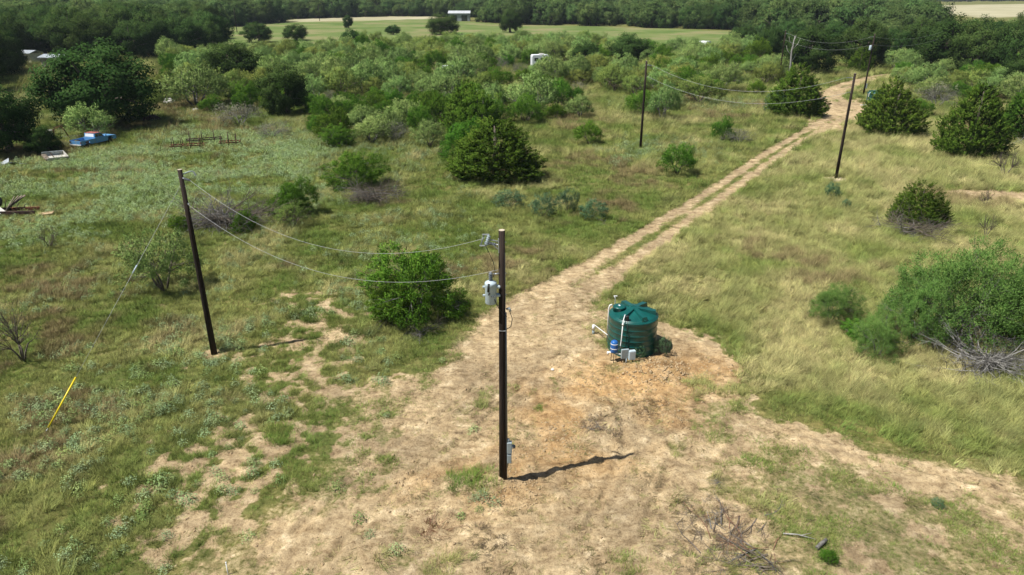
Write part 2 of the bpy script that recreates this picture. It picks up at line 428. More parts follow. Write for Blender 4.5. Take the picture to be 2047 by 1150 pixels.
# ------------------------------------------------------------------ the land
def axis(lo, hi, a, b, s, g):
    """coordinates from lo to hi: step s between a and b, growing outside"""
    mid = np.arange(a, b, s); r = [b]; st = s
    while r[-1] < hi: st = s + g * (r[-1] - b); r.append(r[-1] + st)
    q = [a - s]
    while q[-1] > lo: q.append(q[-1] - (s + g * (a - q[-1])))
    return np.array(q[::-1] + list(mid) + r)
gx = axis(-2600, 2600, -19, 21, .085, .032); gy = axis(-60, 5200, 11, 38, .085, .022)
X, Y = np.meshgrid(gx, gy); X = X.ravel(); Y = Y.ravel()
mk = masks(X, Y); fm = far_masks(X, Y)
hh = height(X, Y)
nx, ny = len(gx), len(gy)
I = np.arange(nx * ny).reshape(ny, nx)
Fq = np.stack([I[:-1, :-1], I[:-1, 1:], I[1:, 1:], I[1:, :-1]], -1).reshape(-1, 4)
ground = link('ground', np_mesh('ground', np.stack([X, Y, hh], 1), Fq, ['ground'], dict(bare=mk['soil'], orange=mk['orange'], pasture=fm[0], dry=fm[1]), True))
ground['kind'] = 'structure'

def ribbon(name, line, half, step, cols, lift):
    p = [Vector((*q, 0)) for q in line]; pts = []
    for i in range(len(p) - 1):                                   # Catmull-Rom through the way points
        a, b, c, d = p[max(i - 1, 0)], p[i], p[i + 1], p[min(i + 2, len(p) - 1)]
        k = max(2, int((c - b).length / step))
        for j in range(k):
            t = j / k
            pts.append(.5 * ((2 * b) + (c - a) * t + (2 * a - 5 * b + 4 * c - d) * t * t + (3 * b - a - 3 * c + d) * t ** 3))
    pts.append(p[-1]); V = []
    for i, q in enumerate(pts):
        t = (pts[min(i + 1, len(pts) - 1)] - pts[max(i - 1, 0)]).normalized(); nrm = Vector((t.y, -t.x, 0))
        for k in range(cols): V.append(q + nrm * half * (2 * k / (cols - 1) - 1))
    V = np.array([(v.x, v.y) for v in V]); n = len(pts)
    m = masks(V[:, 0], V[:, 1])
    edge = np.tile(np.abs(np.linspace(-1, 1, cols)), n)
    z = height(V[:, 0], V[:, 1]) + lift * (1 - edge ** 4 * 1.3)
    I = np.arange(n * cols).reshape(n, cols)
    F = np.stack([I[:-1, :-1], I[:-1, 1:], I[1:, 1:], I[1:, :-1]], -1).reshape(-1, 4)
    o = link(name, np_mesh(name, np.c_[V, z], F, ['ground'], dict(bare=m['soil'], orange=m['orange'], pasture=np.zeros(len(V)), dry=np.zeros(len(V))), True))
    o['kind'] = 'structure'; return o
ribbon('dirt_track', TRACK[4:], 3.6, .25, 40, .03)

# ------------------------------------------------------------------ plants: generators
def unit(v): return v / np.maximum(np.linalg.norm(v, axis=1, keepdims=True), 1e-9)

def leaves(c, a, nrm, L, W, r):
    """diamond leaves at c along a, facing nrm"""
    a = unit(a); b = unit(np.cross(nrm, a)); n = len(c)
    L = (L * r.uniform(.6, 1.3, n))[:, None]; W = (W * r.uniform(.6, 1.3, n))[:, None]
    V = np.stack([c - a * L * .5, c + b * W * .5 - a * L * .05, c + a * L * .5, c - b * W * .5 - a * L * .05], 1).reshape(-1, 3)
    return V, np.arange(4 * n).reshape(n, 4), np.repeat(r.beta(2, 2.2, n), 4)

def crown(seed, n_clump, per, cr, L, W, mat, zlo=-.45, flat=1.0, hollow=.45, feather=.0, lumpy=.35, squash=.75, name='crown'):
    """unit crown: radius 1, centred on z = 0; returns mesh and clump centres"""
    r = np.random.default_rng(seed)
    d = unit(r.normal(size=(n_clump * 3, 3))); d = d[d[:, 2] > zlo][:n_clump]
    lump = 1 - lumpy + 2 * lumpy * np.array([vnoise(np.array([q[0] * 1.9 + 9]), np.array([q[1] * 1.9 + q[2] * 1.7 + 5]), seed)[0] for q in d])
    rad = (hollow + (1 - hollow) * r.uniform(0, 1, len(d)) ** .55) * np.clip(lump, .45, 1.25)
    cc = d * rad[:, None] * np.array([1, 1, flat])
    s = cr * r.uniform(.55, 1.35, len(d))
    k = np.maximum(4, (per * (s / cr) ** 2).astype(int)); idx = np.repeat(np.arange(len(d)), k)
    o = unit(r.normal(size=(len(idx), 3))) * (r.uniform(0, 1, len(idx)) ** .5)[:, None]
    o[:, 2] *= squash
    p = cc[idx] + o * s[idx][:, None]
    nrm = unit(o + .7 * d[idx] + .5 * r.normal(size=o.shape) + np.array([0, 0, .35]))
    t = np.cross(nrm, r.normal(size=o.shape)); ax = unit(t)
    if feather: ax = unit(ax * (1 - feather) + feather * (unit(o + d[idx] * .8) + np.array([0, 0, .25])))
    V, F, tone = leaves(p, ax, nrm, L, W, r)
    tone = np.clip(tone + np.repeat(r.normal(0, .12, len(d))[idx], 4), 0, 1)
    cn = unit(1.1 * o + .9 * d[idx] + np.array([0, 0, .35]))
    return np_mesh(name, V, F, [mat], dict(tone=tone, cn=np.repeat(cn, 4, 0))), cc

def cedar(seed, n_tuft, per, mat='cedar_leaf', taper=.62, wide=.5, L=.09, W=.035):
    """unit cedar: height 1, radius 0.5"""
    r = np.random.default_rng(seed)
    t = 1 - np.sqrt(r.uniform(0, 1, n_tuft)) * .98
    th = r.uniform(0, 2 * np.pi, n_tuft)
    R = wide * (1 - t) ** taper * np.minimum(1, .70 + t * 1.6)
    lob = 1 + .14 * np.sin(th * 2 + seed + t * 2) + .24 * (vnoise(np.cos(th) * 1.6 + t * 1.5 + 7, np.sin(th) * 1.6 + t * 4.5 + 9, seed) - .5) * 2 + .08 * np.sin(th * 7 + t * 9)
    q = R * lob * (.55 + .5 * r.uniform(0, 1, n_tuft) ** .6)
    cc = np.stack([q * np.cos(th) + .09 * t * math.sin(seed), q * np.sin(th) + .09 * t * math.cos(seed * 2), t * .97 + .015], 1)
    out = np.stack([np.cos(th), np.sin(th), np.zeros(n_tuft)], 1)
    d = unit(out * (.75 - .45 * t)[:, None] + np.array([0, 0, .55]) + .22 * r.normal(size=(n_tuft, 3)))
    idx = np.repeat(np.arange(n_tuft), per); m = len(idx)
    ln = .085 * r.uniform(.5, 1.5, n_tuft)
    u = r.uniform(-.4, 1, m); rr = (1 - np.abs(u - .1) * .8) * .03
    p = cc[idx] + d[idx] * (u * ln[idx])[:, None] + unit(r.normal(size=(m, 3))) * rr[:, None]
    ax = unit(d[idx] + .4 * r.normal(size=(m, 3))); nrm = unit(out[idx] + .8 * r.normal(size=(m, 3)) + np.array([0, 0, .5]))
    V, F, tone = leaves(p, ax, nrm, L, W, r)
    tone = np.clip(tone + np.repeat(r.normal(0, .12, n_tuft)[idx], 4), 0, 1)
    V[:, 2] = np.maximum(V[:, 2], -.01)
    cn = unit((p - cc[idx]) * 30 + out[idx] * .5 + np.array([0, 0, .35]))
    return np_mesh('crown', V, F, [mat], dict(tone=tone, cn=np.repeat(cn, 4, 0))), cc

def limbs(seed, cc, base_z, mat, r0, n_limb=14, stems=1, name='trunk', spread=.12, twigs=0, n=6):
    """trunk and limbs from the base up to clump centres (unit crown space, base at base_z)"""
    r = np.random.default_rng(seed + 500); mb = MB()
    pick = r.choice(len(cc), min(n_limb, len(cc)), replace=False)
    tops = []
    for s in range(stems):
        a = 2 * math.pi * s / stems + r.uniform(0, .8)
        f = Vector((math.cos(a), math.sin(a), 0)) * (spread if stems > 1 else .02)
        b = Vector((f.x * .35, f.y * .35, base_z)); e = Vector((f.x * 2.4, f.y * 2.4, base_z + (0 - base_z) * r.uniform(.55, .8)))
        m = (b + e) / 2 + Vector((*r.normal(0, .03, 2), 0))
        rs = r0 / math.sqrt(stems) * 1.15
        mb.tube([b, m, e], [rs * 1.25, rs, rs * .8], n); tops.append((e, rs * .8))
    for i, j in enumerate(pick):
        c = Vector(cc[j]); e, rs = min(tops, key=lambda q: (q[0] - c).length + r.uniform(0, .2))
        mid = e.lerp(c, .5) + Vector(r.normal(0, .06, 3)); mid.z += .03
        mb.tube([e, mid, c], [rs * .62, rs * .4, rs * .12], max(4, n - 1), cap=False)
        for k in range(twigs):
            tip = c + Vector(r.normal(0, .16, 3))
            mb.tube([mid.lerp(c, r.uniform(0, .8)), tip], [rs * .2, rs * .06], 3, cap=False)
    return mb.mesh(name, mat)

KIND = {}
def kind(name, crown_me, trunk_me, unit_h, unit_w, zoff):
    KIND.setdefault(name, []).append((crown_me, trunk_me, unit_h, unit_w, zoff))
# round-headed kinds are built with the crown centre at 0 and the base at -b; zoff lifts them to the ground
def round_kind(name, seeds, b, mat, bark, r0, stems, n_limb, twigs, top, **kw):
    for s in seeds:
        me, cc = crown(s, mat=mat, **kw)
        z = np.empty(len(me.vertices) * 3, np.float32); me.vertices.foreach_get('co', z); z = z.reshape(-1, 3); z[:, 2] += b
        me.vertices.foreach_set('co', z.ravel())
        tr = limbs(s, cc, -b, bark, r0, n_limb, stems, twigs=twigs)
        for v in tr.vertices: v.co.z += b
        h = np.percentile(z[:, 2], 99.7); w = 2 * np.percentile(np.hypot(z[:, 0], z[:, 1]), 97)
        kind(name, me, tr, h, w, 0)
round_kind('oak', (1, 2, 3), .86, 'oak_leaf', 'bark', .09, 1, 12, 0, 0, n_clump=170, per=150, cr=.235, L=.055, W=.04, flat=.84, zlo=-.8, lumpy=.3)
round_kind('far_oak', (4, 5, 6, 7), .82, 'far_oak_leaf', 'bark', .09, 1, 6, 0, 0, n_clump=80, per=70, cr=.3, L=.10, W=.075, flat=.85, zlo=-.85, lumpy=.35)
round_kind('mesquite', (11, 12, 13, 14), .72, 'mesquite_leaf', 'grey_bark', .055, 4, 26, 2, 0, n_clump=170, per=42, cr=.19, L=.10, W=.028, flat=.72, zlo=-.35, feather=.5, lumpy=.45)
round_kind('olive_mesquite', (15, 16), .72, 'olive_leaf', 'bark', .055, 4, 26, 2, 0, n_clump=150, per=42, cr=.2, L=.10, W=.03, flat=.72, zlo=-.4, feather=.4, lumpy=.45)
round_kind('bright_bush', (21, 22, 23), .62, 'bright_leaf', 'bark', .05, 5, 26, 2, 0, n_clump=190, per=60, cr=.18, L=.09, W=.022, flat=.72, zlo=-.35, feather=.65, lumpy=.42)
round_kind('near_bush', (24, 25), .60, 'bright_leaf', 'grey_bark', .045, 5, 40, 3, 0, n_clump=520, per=64, cr=.12, L=.055, W=.018, flat=.78, zlo=-.62, feather=.55, lumpy=.6)
round_kind('large_bush', (26, 27), .62, 'mid_leaf', 'grey_bark', .035, 6, 50, 4, 0, n_clump=900, per=62, cr=.105, L=.036, W=.011, flat=.72, zlo=-.55, feather=.6, lumpy=.7)
round_kind('near_mesquite', (31, 32), .72, 'mesquite_leaf', 'bark', .05, 5, 40, 3, 0, n_clump=330, per=40, cr=.125, L=.06, W=.018, flat=.72, zlo=-.45, feather=.55, lumpy=.5)
round_kind('near_olive', (33,), .72, 'olive_leaf', 'bark', .045, 5, 40, 4, 0, n_clump=230, per=34, cr=.125, L=.06, W=.017, flat=.75, zlo=-.5, feather=.5, lumpy=.5)
round_kind('sparse_tree', (35,), .85, 'olive_leaf', 'bark', .055, 4, 40, 6, 0, n_clump=60, per=16, cr=.12, L=.06, W=.02, flat=.95, zlo=-.3, feather=.4, lumpy=.4)
round_kind('blue_bush', (41, 42), .62, 'blue_leaf', 'bark', .03, 5, 16, 1, 0, n_clump=110, per=46, cr=.2, L=.10, W=.03, flat=.75, zlo=-.5, feather=.7, lumpy=.4)
round_kind('grey_brush', (45, 46), .6, 'grey_leaf', 'grey_bark', .03, 7, 60, 6, 0, n_clump=130, per=14, cr=.2, L=.07, W=.022, flat=.65, zlo=-.4, feather=.6, lumpy=.4)
for s, nt in ((51, 900), (52, 900), (53, 900)):
    me, cc = cedar(s, nt, 50, L=.028, W=.012)
    tr = MB().tube([(0, 0, -.02), (.01, 0, .5), (0, .005, .9)], [.035, .022, .006], 7).mesh('trunk', 'bark')
    kind('cedar', me, tr, 1.0, .98, 0)
for s in (55, 56):
    me, cc = cedar(s, 1100, 48, taper=.45, wide=.5, L=.027, W=.011)
    tr = MB().tube([(0, 0, -.02), (.01, 0, .5), (0, .005, .85)], [.04, .024, .006], 7).mesh('trunk', 'bark')
    kind('broad_cedar', me, tr, 1.0, 1.0, 0)

PLACED = []
VAR = {}
def plant(kname, x, y, w, h, label, name, cat, group=None, rz=None, var=None, lean=None):
    lst = KIND[kname]; i = VAR.get(kname, 0); VAR[kname] = i + 1
    cme, tme, uh, uw, z0 = lst[(i if var is None else var) % len(lst)]
    sx = w / uw; sz = h / uh
    root = thing(name, label, cat, (x, y, hz(x, y) - .03), random.uniform(0, 6.283) if rz is None else rz, group, (sx, sx, sz))
    if lean: root.rotation_euler[0] = lean
    link('trunk', tme, root); link('crown', cme, root)
    PLACED.append((x, y, w))
    return root

# ------------------------------------------------------------------ dead wood
def branch_mesh(seed, L=1.0, r0=.03, fork=5, depth=2, mat='grey_bark', lift=.25):
    r = np.random.default_rng(seed); mb = MB()
    def grow(p, d, L, rad, dep):
        pts = [p]; n = 4
        for i in range(n):
            d = (d + Vector(r.normal(0, .22, 3))).normalized(); pts.append(pts[-1] + d * (L / n))
        mb.tube(pts, list(np.linspace(rad, rad * .25, n + 1)), 5 if dep == depth else 3, cap=dep == depth)
        if dep:
            for k in range(fork if dep == depth else 3):
                q = pts[int(r.integers(1, n))]; e = (d + Vector(r.normal(0, .75, 3))).normalized()
                grow(q, e, L * r.uniform(.35, .6), rad * .5, dep - 1)
    grow(Vector((0, 0, 0)), Vector((1, 0, lift)).normalized(), L, r0, depth)
    return mb.mesh('branch', mat)
BRANCH = {m: [branch_mesh(600 + i + 40 * k, 1.0, .012, 6, 2, m) for i in range(4)] for k, m in enumerate(('grey_bark', 'pale_bark', 'brown_twig', 'bark'))}

def brush_pile(x, y, w, h, n, label, mats=('grey_bark', 'bark', 'bark'), group=None, name='dead_brush_pile', flat=.5, aim=None):
    root = thing(name, label, 'brush pile', (x, y, hz(x, y)), 0, group)
    n = int(n * 1.7)
    for i in range(n):
        a = random.uniform(0, 6.283) if aim is None else random.gauss(aim, .6)
        L = w * random.uniform(.35, .62)
        o = link('branch', random.choice(BRANCH[random.choice(mats)]), root)
        q = random.uniform(0, .22 if flat >= .2 else .5) * w
        o.location = (q * math.cos(a * 1.7), q * math.sin(a * 1.7), random.uniform(0, .55) * h)
        o.rotation_euler = (random.uniform(0, 6.283), random.uniform(-.1, .5) * flat * 1.5, a)
        o.rotation_euler = (random.uniform(-1, 1) * (1 if flat >= .2 else .15), random.uniform(-.14, .34) * flat * 2, a)
        o.scale = (L, L, L * (.8 if flat >= .2 else .22))
    PLACED.append((x, y, w))
    return root

# ------------------------------------------------------------------ poles, wires
plain('pole_wood', (.045, .030, .022), .85, scale=16, bump=.5, spec=.2, col2=(.012, .009, .008), thr=(.35, .72), stretch=(1, 1, .05))
plain('pole_cut', (.55, .47, .36), .9, var=.15)
plain('galvanised', (.55, .58, .60), .45, .6, var=.12)
plain('transformer_grey', (.46, .55, .60), .4, 0, var=.05)
plain('box_grey', (.30, .36, .38), .5, 0, var=.08)
plain('porcelain', (.16, .18, .20), .3, 0, var=.1)
plain('black_rubber', (.02, .02, .02), .6, var=.2)
plain('wire', (.46, .47, .47), .5, .3, var=.08)
plain('steel_cable', (.30, .31, .31), .5, .6, var=.1)
plain('yellow_plastic', (.80, .62, .02), .4, var=.06)
plain('white_pipe', (.78, .78, .76), .4, var=.05)
plain('tank_green', (.006, .085, .074), .32, var=.12, scale=3, spec=.5)
plain('blue_paint', (.02, .12, .38), .35, var=.08)
plain('label_white', (.75, .78, .8), .5, var=.03)
plain('rust', (.20, .075, .035), .9, var=.4, scale=6, bump=.4)
plain('dark_rust', (.075, .04, .03), .9, var=.4, scale=6)
plain('truck_blue', (.085, .24, .46), .5, var=.15, scale=3, col2=(.20, .30, .40), thr=(.28, .48))
plain('truck_red', (.32, .10, .08), .7, var=.3, scale=4)
plain('glass_dark', (.02, .025, .03), .15, var=.1, spec=.7)
plain('off_white', (.54, .52, .47), .6, var=.12, scale=3)
plain('sheet_metal', (.40, .44, .47), .5, .4, var=.2, scale=4)
plain('plywood', (.46, .33, .19), .8, var=.2, scale=5)
plain('weathered_board', (.20, .16, .12), .9, var=.3, scale=5)
plain('barn_wall', (.30, .33, .36), .7, var=.15, scale=1)
plain('metal_roof', (.46, .48, .50), .6, 0, var=.08, scale=1)
plain('red_roof', (.33, .12, .08), .7, var=.2)
plain('rock', (.36, .34, .30), .9, var=.25, scale=4, bump=.5)
plain('soil_clod', (.44, .32, .18), .95, var=.25, scale=12, bump=.6)
plain('pale_sand', (.62, .52, .36), .95, var=.15, scale=6)

def pole(px, py, label, Hp=8.75, rb=.135, rt=.09, group=None):
    z = min(hz(px, py), 0.0)
    root = thing('utility_pole', label, 'utility pole', (px, py, z), 0, group)
    sh = MB().tube([(0, 0, -.3), (0, 0, Hp * .33), (0, 0, Hp * .66), (0, 0, Hp)], [rb * 1.02, rb * .88, rb * .77, rt], 16).build('pole_shaft', 'pole_wood', root)
    MB().tube([(0, 0, Hp + .002), (0, 0, Hp + .012)], rt * .97, 16).build('cut_top', 'pole_cut', root)
    return root
def bolts(root, zs, dx=.12):
    for z in zs: MB().tube([(-dx, -.01, z), (dx, -.01, z)], .014, 6).build('bolt', 'galvanised', root)
def dead_end(root, z, ang, L=.42):
    """insulator string pointing along ang"""
    d = Vector((math.cos(ang), math.sin(ang), -.06)); b = Vector((0, 0, z)) + d * .1
    o = MB().tube([b, b + d * .12], .02, 6).build('eye_bolt', 'galvanised', root)
    mb = MB(); mb.tube([b + d * .1, b + d * (L + .1)], .02, 8)
    for k in range(5): mb.tube([b + d * (.13 + k * .07), b + d * (.155 + k * .07)], .045, 10)
    mb.build('insulator', 'porcelain', root)
    return b + d * (L + .1)
def wire(a, b, sag, label, group=None, r=.005):
    a = Vector(a); b = Vector(b); p = []
    for i in range(29):
        t = i / 28; q = a.lerp(b, t); q.z -= 4 * sag * t * (1 - t); p.append(q - a)
    o = MB().tube(p, r, 6).build('power_line', 'wire'); o.location = a
    return set_props(o, label, 'power line', group)

A1 = (-0.29, 18.86); A2 = (-13.40, 27.85); A3 = (13.22, 72.00); A4 = (28.04, 59.50); A5 = (47.09, 128.13); A6 = (54.97, 112.63)
def ang(a, b): return math.atan2(b[1] - a[1], b[0] - a[0])
# pole with the transformer
p1 = pole(*A1, 'dark wooden pole carrying a grey transformer and meter boxes')
a12 = ang(A1, A2)
mb = MB(); mb.tube([(-.06, -.02, 8.42), (-.40, -.06, 8.50)], .022, 6); mb.tube([(-.06, -.02, 8.15), (-.34, -.05, 8.42)], .018, 6); mb.box((-.09, -.03, 8.3), (.03, .08, .42))
br = mb.build('switch_bracket', 'galvanised', p1)
mb = MB(); mb.tube([(-.36, -.07, 8.62), (-.44, -.16, 8.36)], .045, 10)
for k in range(5): mb.tube([(-.365 - k * .015, -.075 - k * .017, 8.60 - k * .05), (-.37 - k * .015, -.08 - k * .017, 8.58 - k * .05)], .06, 10)
cu = mb.build('fuse_cutout', 'box_grey', p1)
MB().tube([(-.50, -.02, 8.62), (-.60, -.12, 8.34)], .018, 8).build('fuse_tube', 'porcelain', cu)
MB().box((-.45, -.05, 8.64), (.2, .04, .03)).build('contact', 'galvanised', cu)
MB().box((-.53, -.14, 8.34), (.2, .04, .03)).build('contact', 'galvanised', cu)
MB().tube([(-.46, -.16, 8.36), (-.36, -.1, 8.1), (-.24, -.06, 7.8), (-.20, -.06, 7.5), (-.26, -.08, 7.36)], .009, 6).build('jumper_wire', 'black_rubber', p1)
MB().tube([(-.08, -.05, 7.45), (-.24, -.06, 7.45)], .018, 6).build('standoff', 'galvanised', p1)
tr = MB().lathe([(.155, 6.52), (.17, 6.55), (.17, 7.08), (.178, 7.10), (.178, 7.16), (.165, 7.19), (.06, 7.24)], (-.33, -.06, 0), 24).build('transformer', 'transformer_grey', p1)
for zz in (6.78, 7.05):
    MB().box((-.13, -.05, zz), (.16, .14, .07), bev=.01).build('mount_lug', 'transformer_grey', tr)
    MB().box((-.52, -.08, zz), (.09, .05, .06), bev=.01).build('side_lug', 'transformer_grey', tr)
mb = MB(); mb.tube([(-.33, -.06, 7.2), (-.33, -.06, 7.5)], [.045, .03], 10)
for k in range(4): mb.tube([(-.33, -.06, 7.26 + k * .06), (-.33, -.06, 7.28 + k * .06)], .06, 10)
mb.build('bushing', 'porcelain', tr)
mb = MB(); mb.tube([(-.40, -.22, 6.95), (-.38, -.21, 7.2)], .035, 8); mb.tube([(-.39, -.24, 6.85), (-.36, -.24, 6.92)], .02, 6); mb.build('arrester', 'black_rubber', tr)
for k in range(3): MB().tube([(-.30 + .05 * k, -.24, 6.8), (-.30 + .05 * k, -.21, 6.8)], .02, 8).build('terminal', 'porcelain', tr)
MB().tube([(-.22, -.2, 6.7), (-.1, -.16, 6.4), (.02, -.12, 6.2), (.1, -.06, 6.1), (.13, 0, 6.05)], .012, 6).build('service_cable', 'black_rubber', p1)
MB().tube([(.14, -.02, .6), (.125, -.02, 3.4), (.115, -.02, 6.2)], .018, 8).build('conduit', 'steel_cable', p1)
MB().tube([(.13, -.02, 6.3), (.2, -.03, 6.34), (.24, -.04, 6.24)], .045, 8).build('weather_head', 'galvanised', p1)
MB().tube([(.22, -.04, 6.26), (.30, -.05, 6.0), (.26, -.05, 5.75), (.12, -.05, 5.65)], .012, 6).build('drip_loop', 'black_rubber', p1)
MB().tube([(.125, -.09, 0), (.10, -.08, 2.5), (.09, -.06, 8.1)], .006, 5).build('ground_wire', 'steel_cable', p1)
m = MB().box((.21, -.03, 1.40), (.16, .17, .42), bev=.015).build('meter_box', 'box_grey', p1)
MB().tube([(.29, -.03, 1.42), (.33, -.03, 1.42)], .075, 14).build('meter_ring', 'galvanised', m)
MB().lathe([(.065, 0), (.06, .05), (.03, .075)], (.33, -.03, 1.42), 14, M=Matrix.Rotation(math.pi / 2, 3, 'Y')).build('meter_glass', 'glass_dark', m)
MB().tube([(.17, -.03, 1.60), (.17, -.03, 1.72)], .045, 10).build('conduit_hub', 'box_grey', m)
b = MB().box((.205, -.03, .98), (.14, .16, .34), bev=.012).build('breaker_box', 'box_grey', p1)
MB().box((.205, -.115, .98), (.11, .012, .29), bev=.004).build('box_door', 'box_grey', b)
bolts(p1, (8.4, 7.45, 7.05, 6.78, 5.9, 4.2), .13)
MB().box((0, 0, 5.62), (.215, .215, .018), bev=.05).build('strap', 'steel_cable', p1)
# guyed pole
p2 = pole(*A2, 'dark wooden pole held by a guy wire with a yellow guard', 8.42)
a21 = ang(A2, A1)
bolts(p2, (8.1, 7.75, 6.7))
MB().tube([(.05, 0, 8.22), (.36, .02, 8.34), (.52, .02, 8.36)], [.03, .026, .02], 8).build('pin_insulator', 'box_grey', p2)
MB().box((.58, -.02, 8.27), (.05, .05, .2), Matrix.Rotation(-.4, 3, 'Y')).build('arrester', 'galvanised', p2)
w1 = Vector((*A2, hz(*A2))) + dead_end(p2, 8.10, a21); w2 = Vector((*A2, hz(*A2) + 7.0)) + Vector((math.cos(a21), math.sin(a21), 0)) * .12
MB().tube([(.08, -.03, 7.02), (.16, -.05, 7.0)], .03, 8).build('clevis', 'galvanised', p2)
e1 = Vector((*A1, hz(*A1))) + dead_end(p1, 8.30, a12); e2 = Vector((*A1, hz(*A1) + 7.40)) + Vector((math.cos(a12), math.sin(a12), 0)) * .12
wire(w1, e1, 1.5, 'upper sagging wire between the guyed pole and the transformer pole')
wire(w2, e2, 1.55, 'lower sagging wire between the guyed pole and the transformer pole')
gA = (-17.13, 21.63); gz = hz(*gA)
top = Vector((A2[0] - .1, A2[1], hz(*A2) + 7.75)); bot = Vector((*gA, gz + .05))
g = thing('guy_wire', 'steel guy wire with yellow guard running from pole to ground anchor', 'guy wire', (*gA, gz))
O = Vector((*gA, gz)); L = top - bot
MB().tube([bot - O, top - O], .0055, 6).build('cable', 'wire', g)
MB().tube([bot - O + L * .015, bot - O + L * .205], .032, 8).build('guard', 'yellow_plastic', g)
MB().tube([bot - O + L * .62, bot - O + L * .655], .028, 8).build('strain_insulator', 'transformer_grey', g)
MB().tube([(0, 0, -.2), (.0, 0, .06), tuple(bot - O + L * .012)], .016, 6).build('anchor_rod', 'galvanised', g)
# the other poles
p3 = pole(*A3, 'dark pole at the brush edge with two wires to the roadside pole', 8.6)
p4 = pole(*A4, 'dark pole standing in a ring of pale sand by the track', 8.75)
p5 = pole(*A5, 'distant dark pole beside the bleached dead snag', 8.6)
p6 = pole(*A6, 'distant pole with a small transformer by the end of the track', 8.9)
for p in (p3, p4): bolts(p, (8.2, 7.2))
a34 = ang(A3, A4)
for (pa, A, pb, B, Ha, Hb, nm, sg) in ((p3, A3, p4, A4, 8.25, 8.4, 'between the brush edge pole and the pole in the sand', 1.75), (p5, A5, p6, A6, 8.2, 8.5, 'between the two most distant poles', 1.2)):
    an = ang(A, B)
    s1 = Vector((*A, hz(*A))) + dead_end(pa, Ha, an); s2 = Vector((*B, hz(*B))) + dead_end(pb, Hb, an + math.pi)
    wire(s1, s2, sg, 'upper wire ' + nm, r=.008)
    s1 = Vector((*A, hz(*A) + Ha - 1.05)); s2 = Vector((*B, hz(*B) + Hb - 1.1))
    wire(s1, s2, sg, 'lower wire ' + nm, r=.008)
for k, (za, nm) in enumerate(((8.5, 'upper'), (7.4, 'lower'))):
    wire((*A6, za), (90, 150, za + .3), 1.3, nm + ' wire running from the distant transformer pole into the oaks', r=.008)
t6 = MB().lathe([(.17, 6.6), (.18, 6.63), (.18, 7.2), (.15, 7.26), (.05, 7.3)], (-.33, -.05, 0), 16).build('transformer', 'transformer_grey', p6)
MB().box((-.13, -.05, 6.9), (.16, .14, .07)).build('mount_lug', 'transformer_grey', t6)
MB().box((.2, -.03, 1.3), (.18, .18, .7), bev=.01).build('meter_box', 'box_grey', p6)
for (q, hh_, lb) in (((296.94, 507.13), 9.0, 'far thin pole in the pale dry field'), ((-106.26, 287.75), 8.5, 'far thin pole in the green pasture'), ((-102.27, 398.17), 8.0, 'far thin pole at the tan strip behind the pasture')):
    pole(*q, lb, hh_, .15, .12)
# dead snag
q = (50.13, 131.89)
sn = thing('dead_snag', 'bleached leafless dead tree behind the distant pole', 'dead tree', (*q, hz(*q)))
mb = MB(); mb.tube([(0, 0, -.1), (.1, 0, 2.5), (-.1, 0, 5.0), (.1, 0, 7.6)], [.2, .17, .13, .04], 8); mb.build('trunk', 'pale_bark', sn)
for k, (z, a, l) in enumerate(((3.0, .4, 1.4), (4.2, 2.8, 1.6), (5.2, .2, 1.8), (5.9, 3.3, 1.5), (6.6, .8, 1.0), (4.8, 4.5, 1.2))):
    MB().tube([(0, 0, z), (l * .5 * math.cos(a), l * .5 * math.sin(a), z + l * .55), (l * .7 * math.cos(a), l * .7 * math.sin(a), z + l * 1.1)], [.08, .05, .015], 5).build('limb', 'pale_bark', sn)

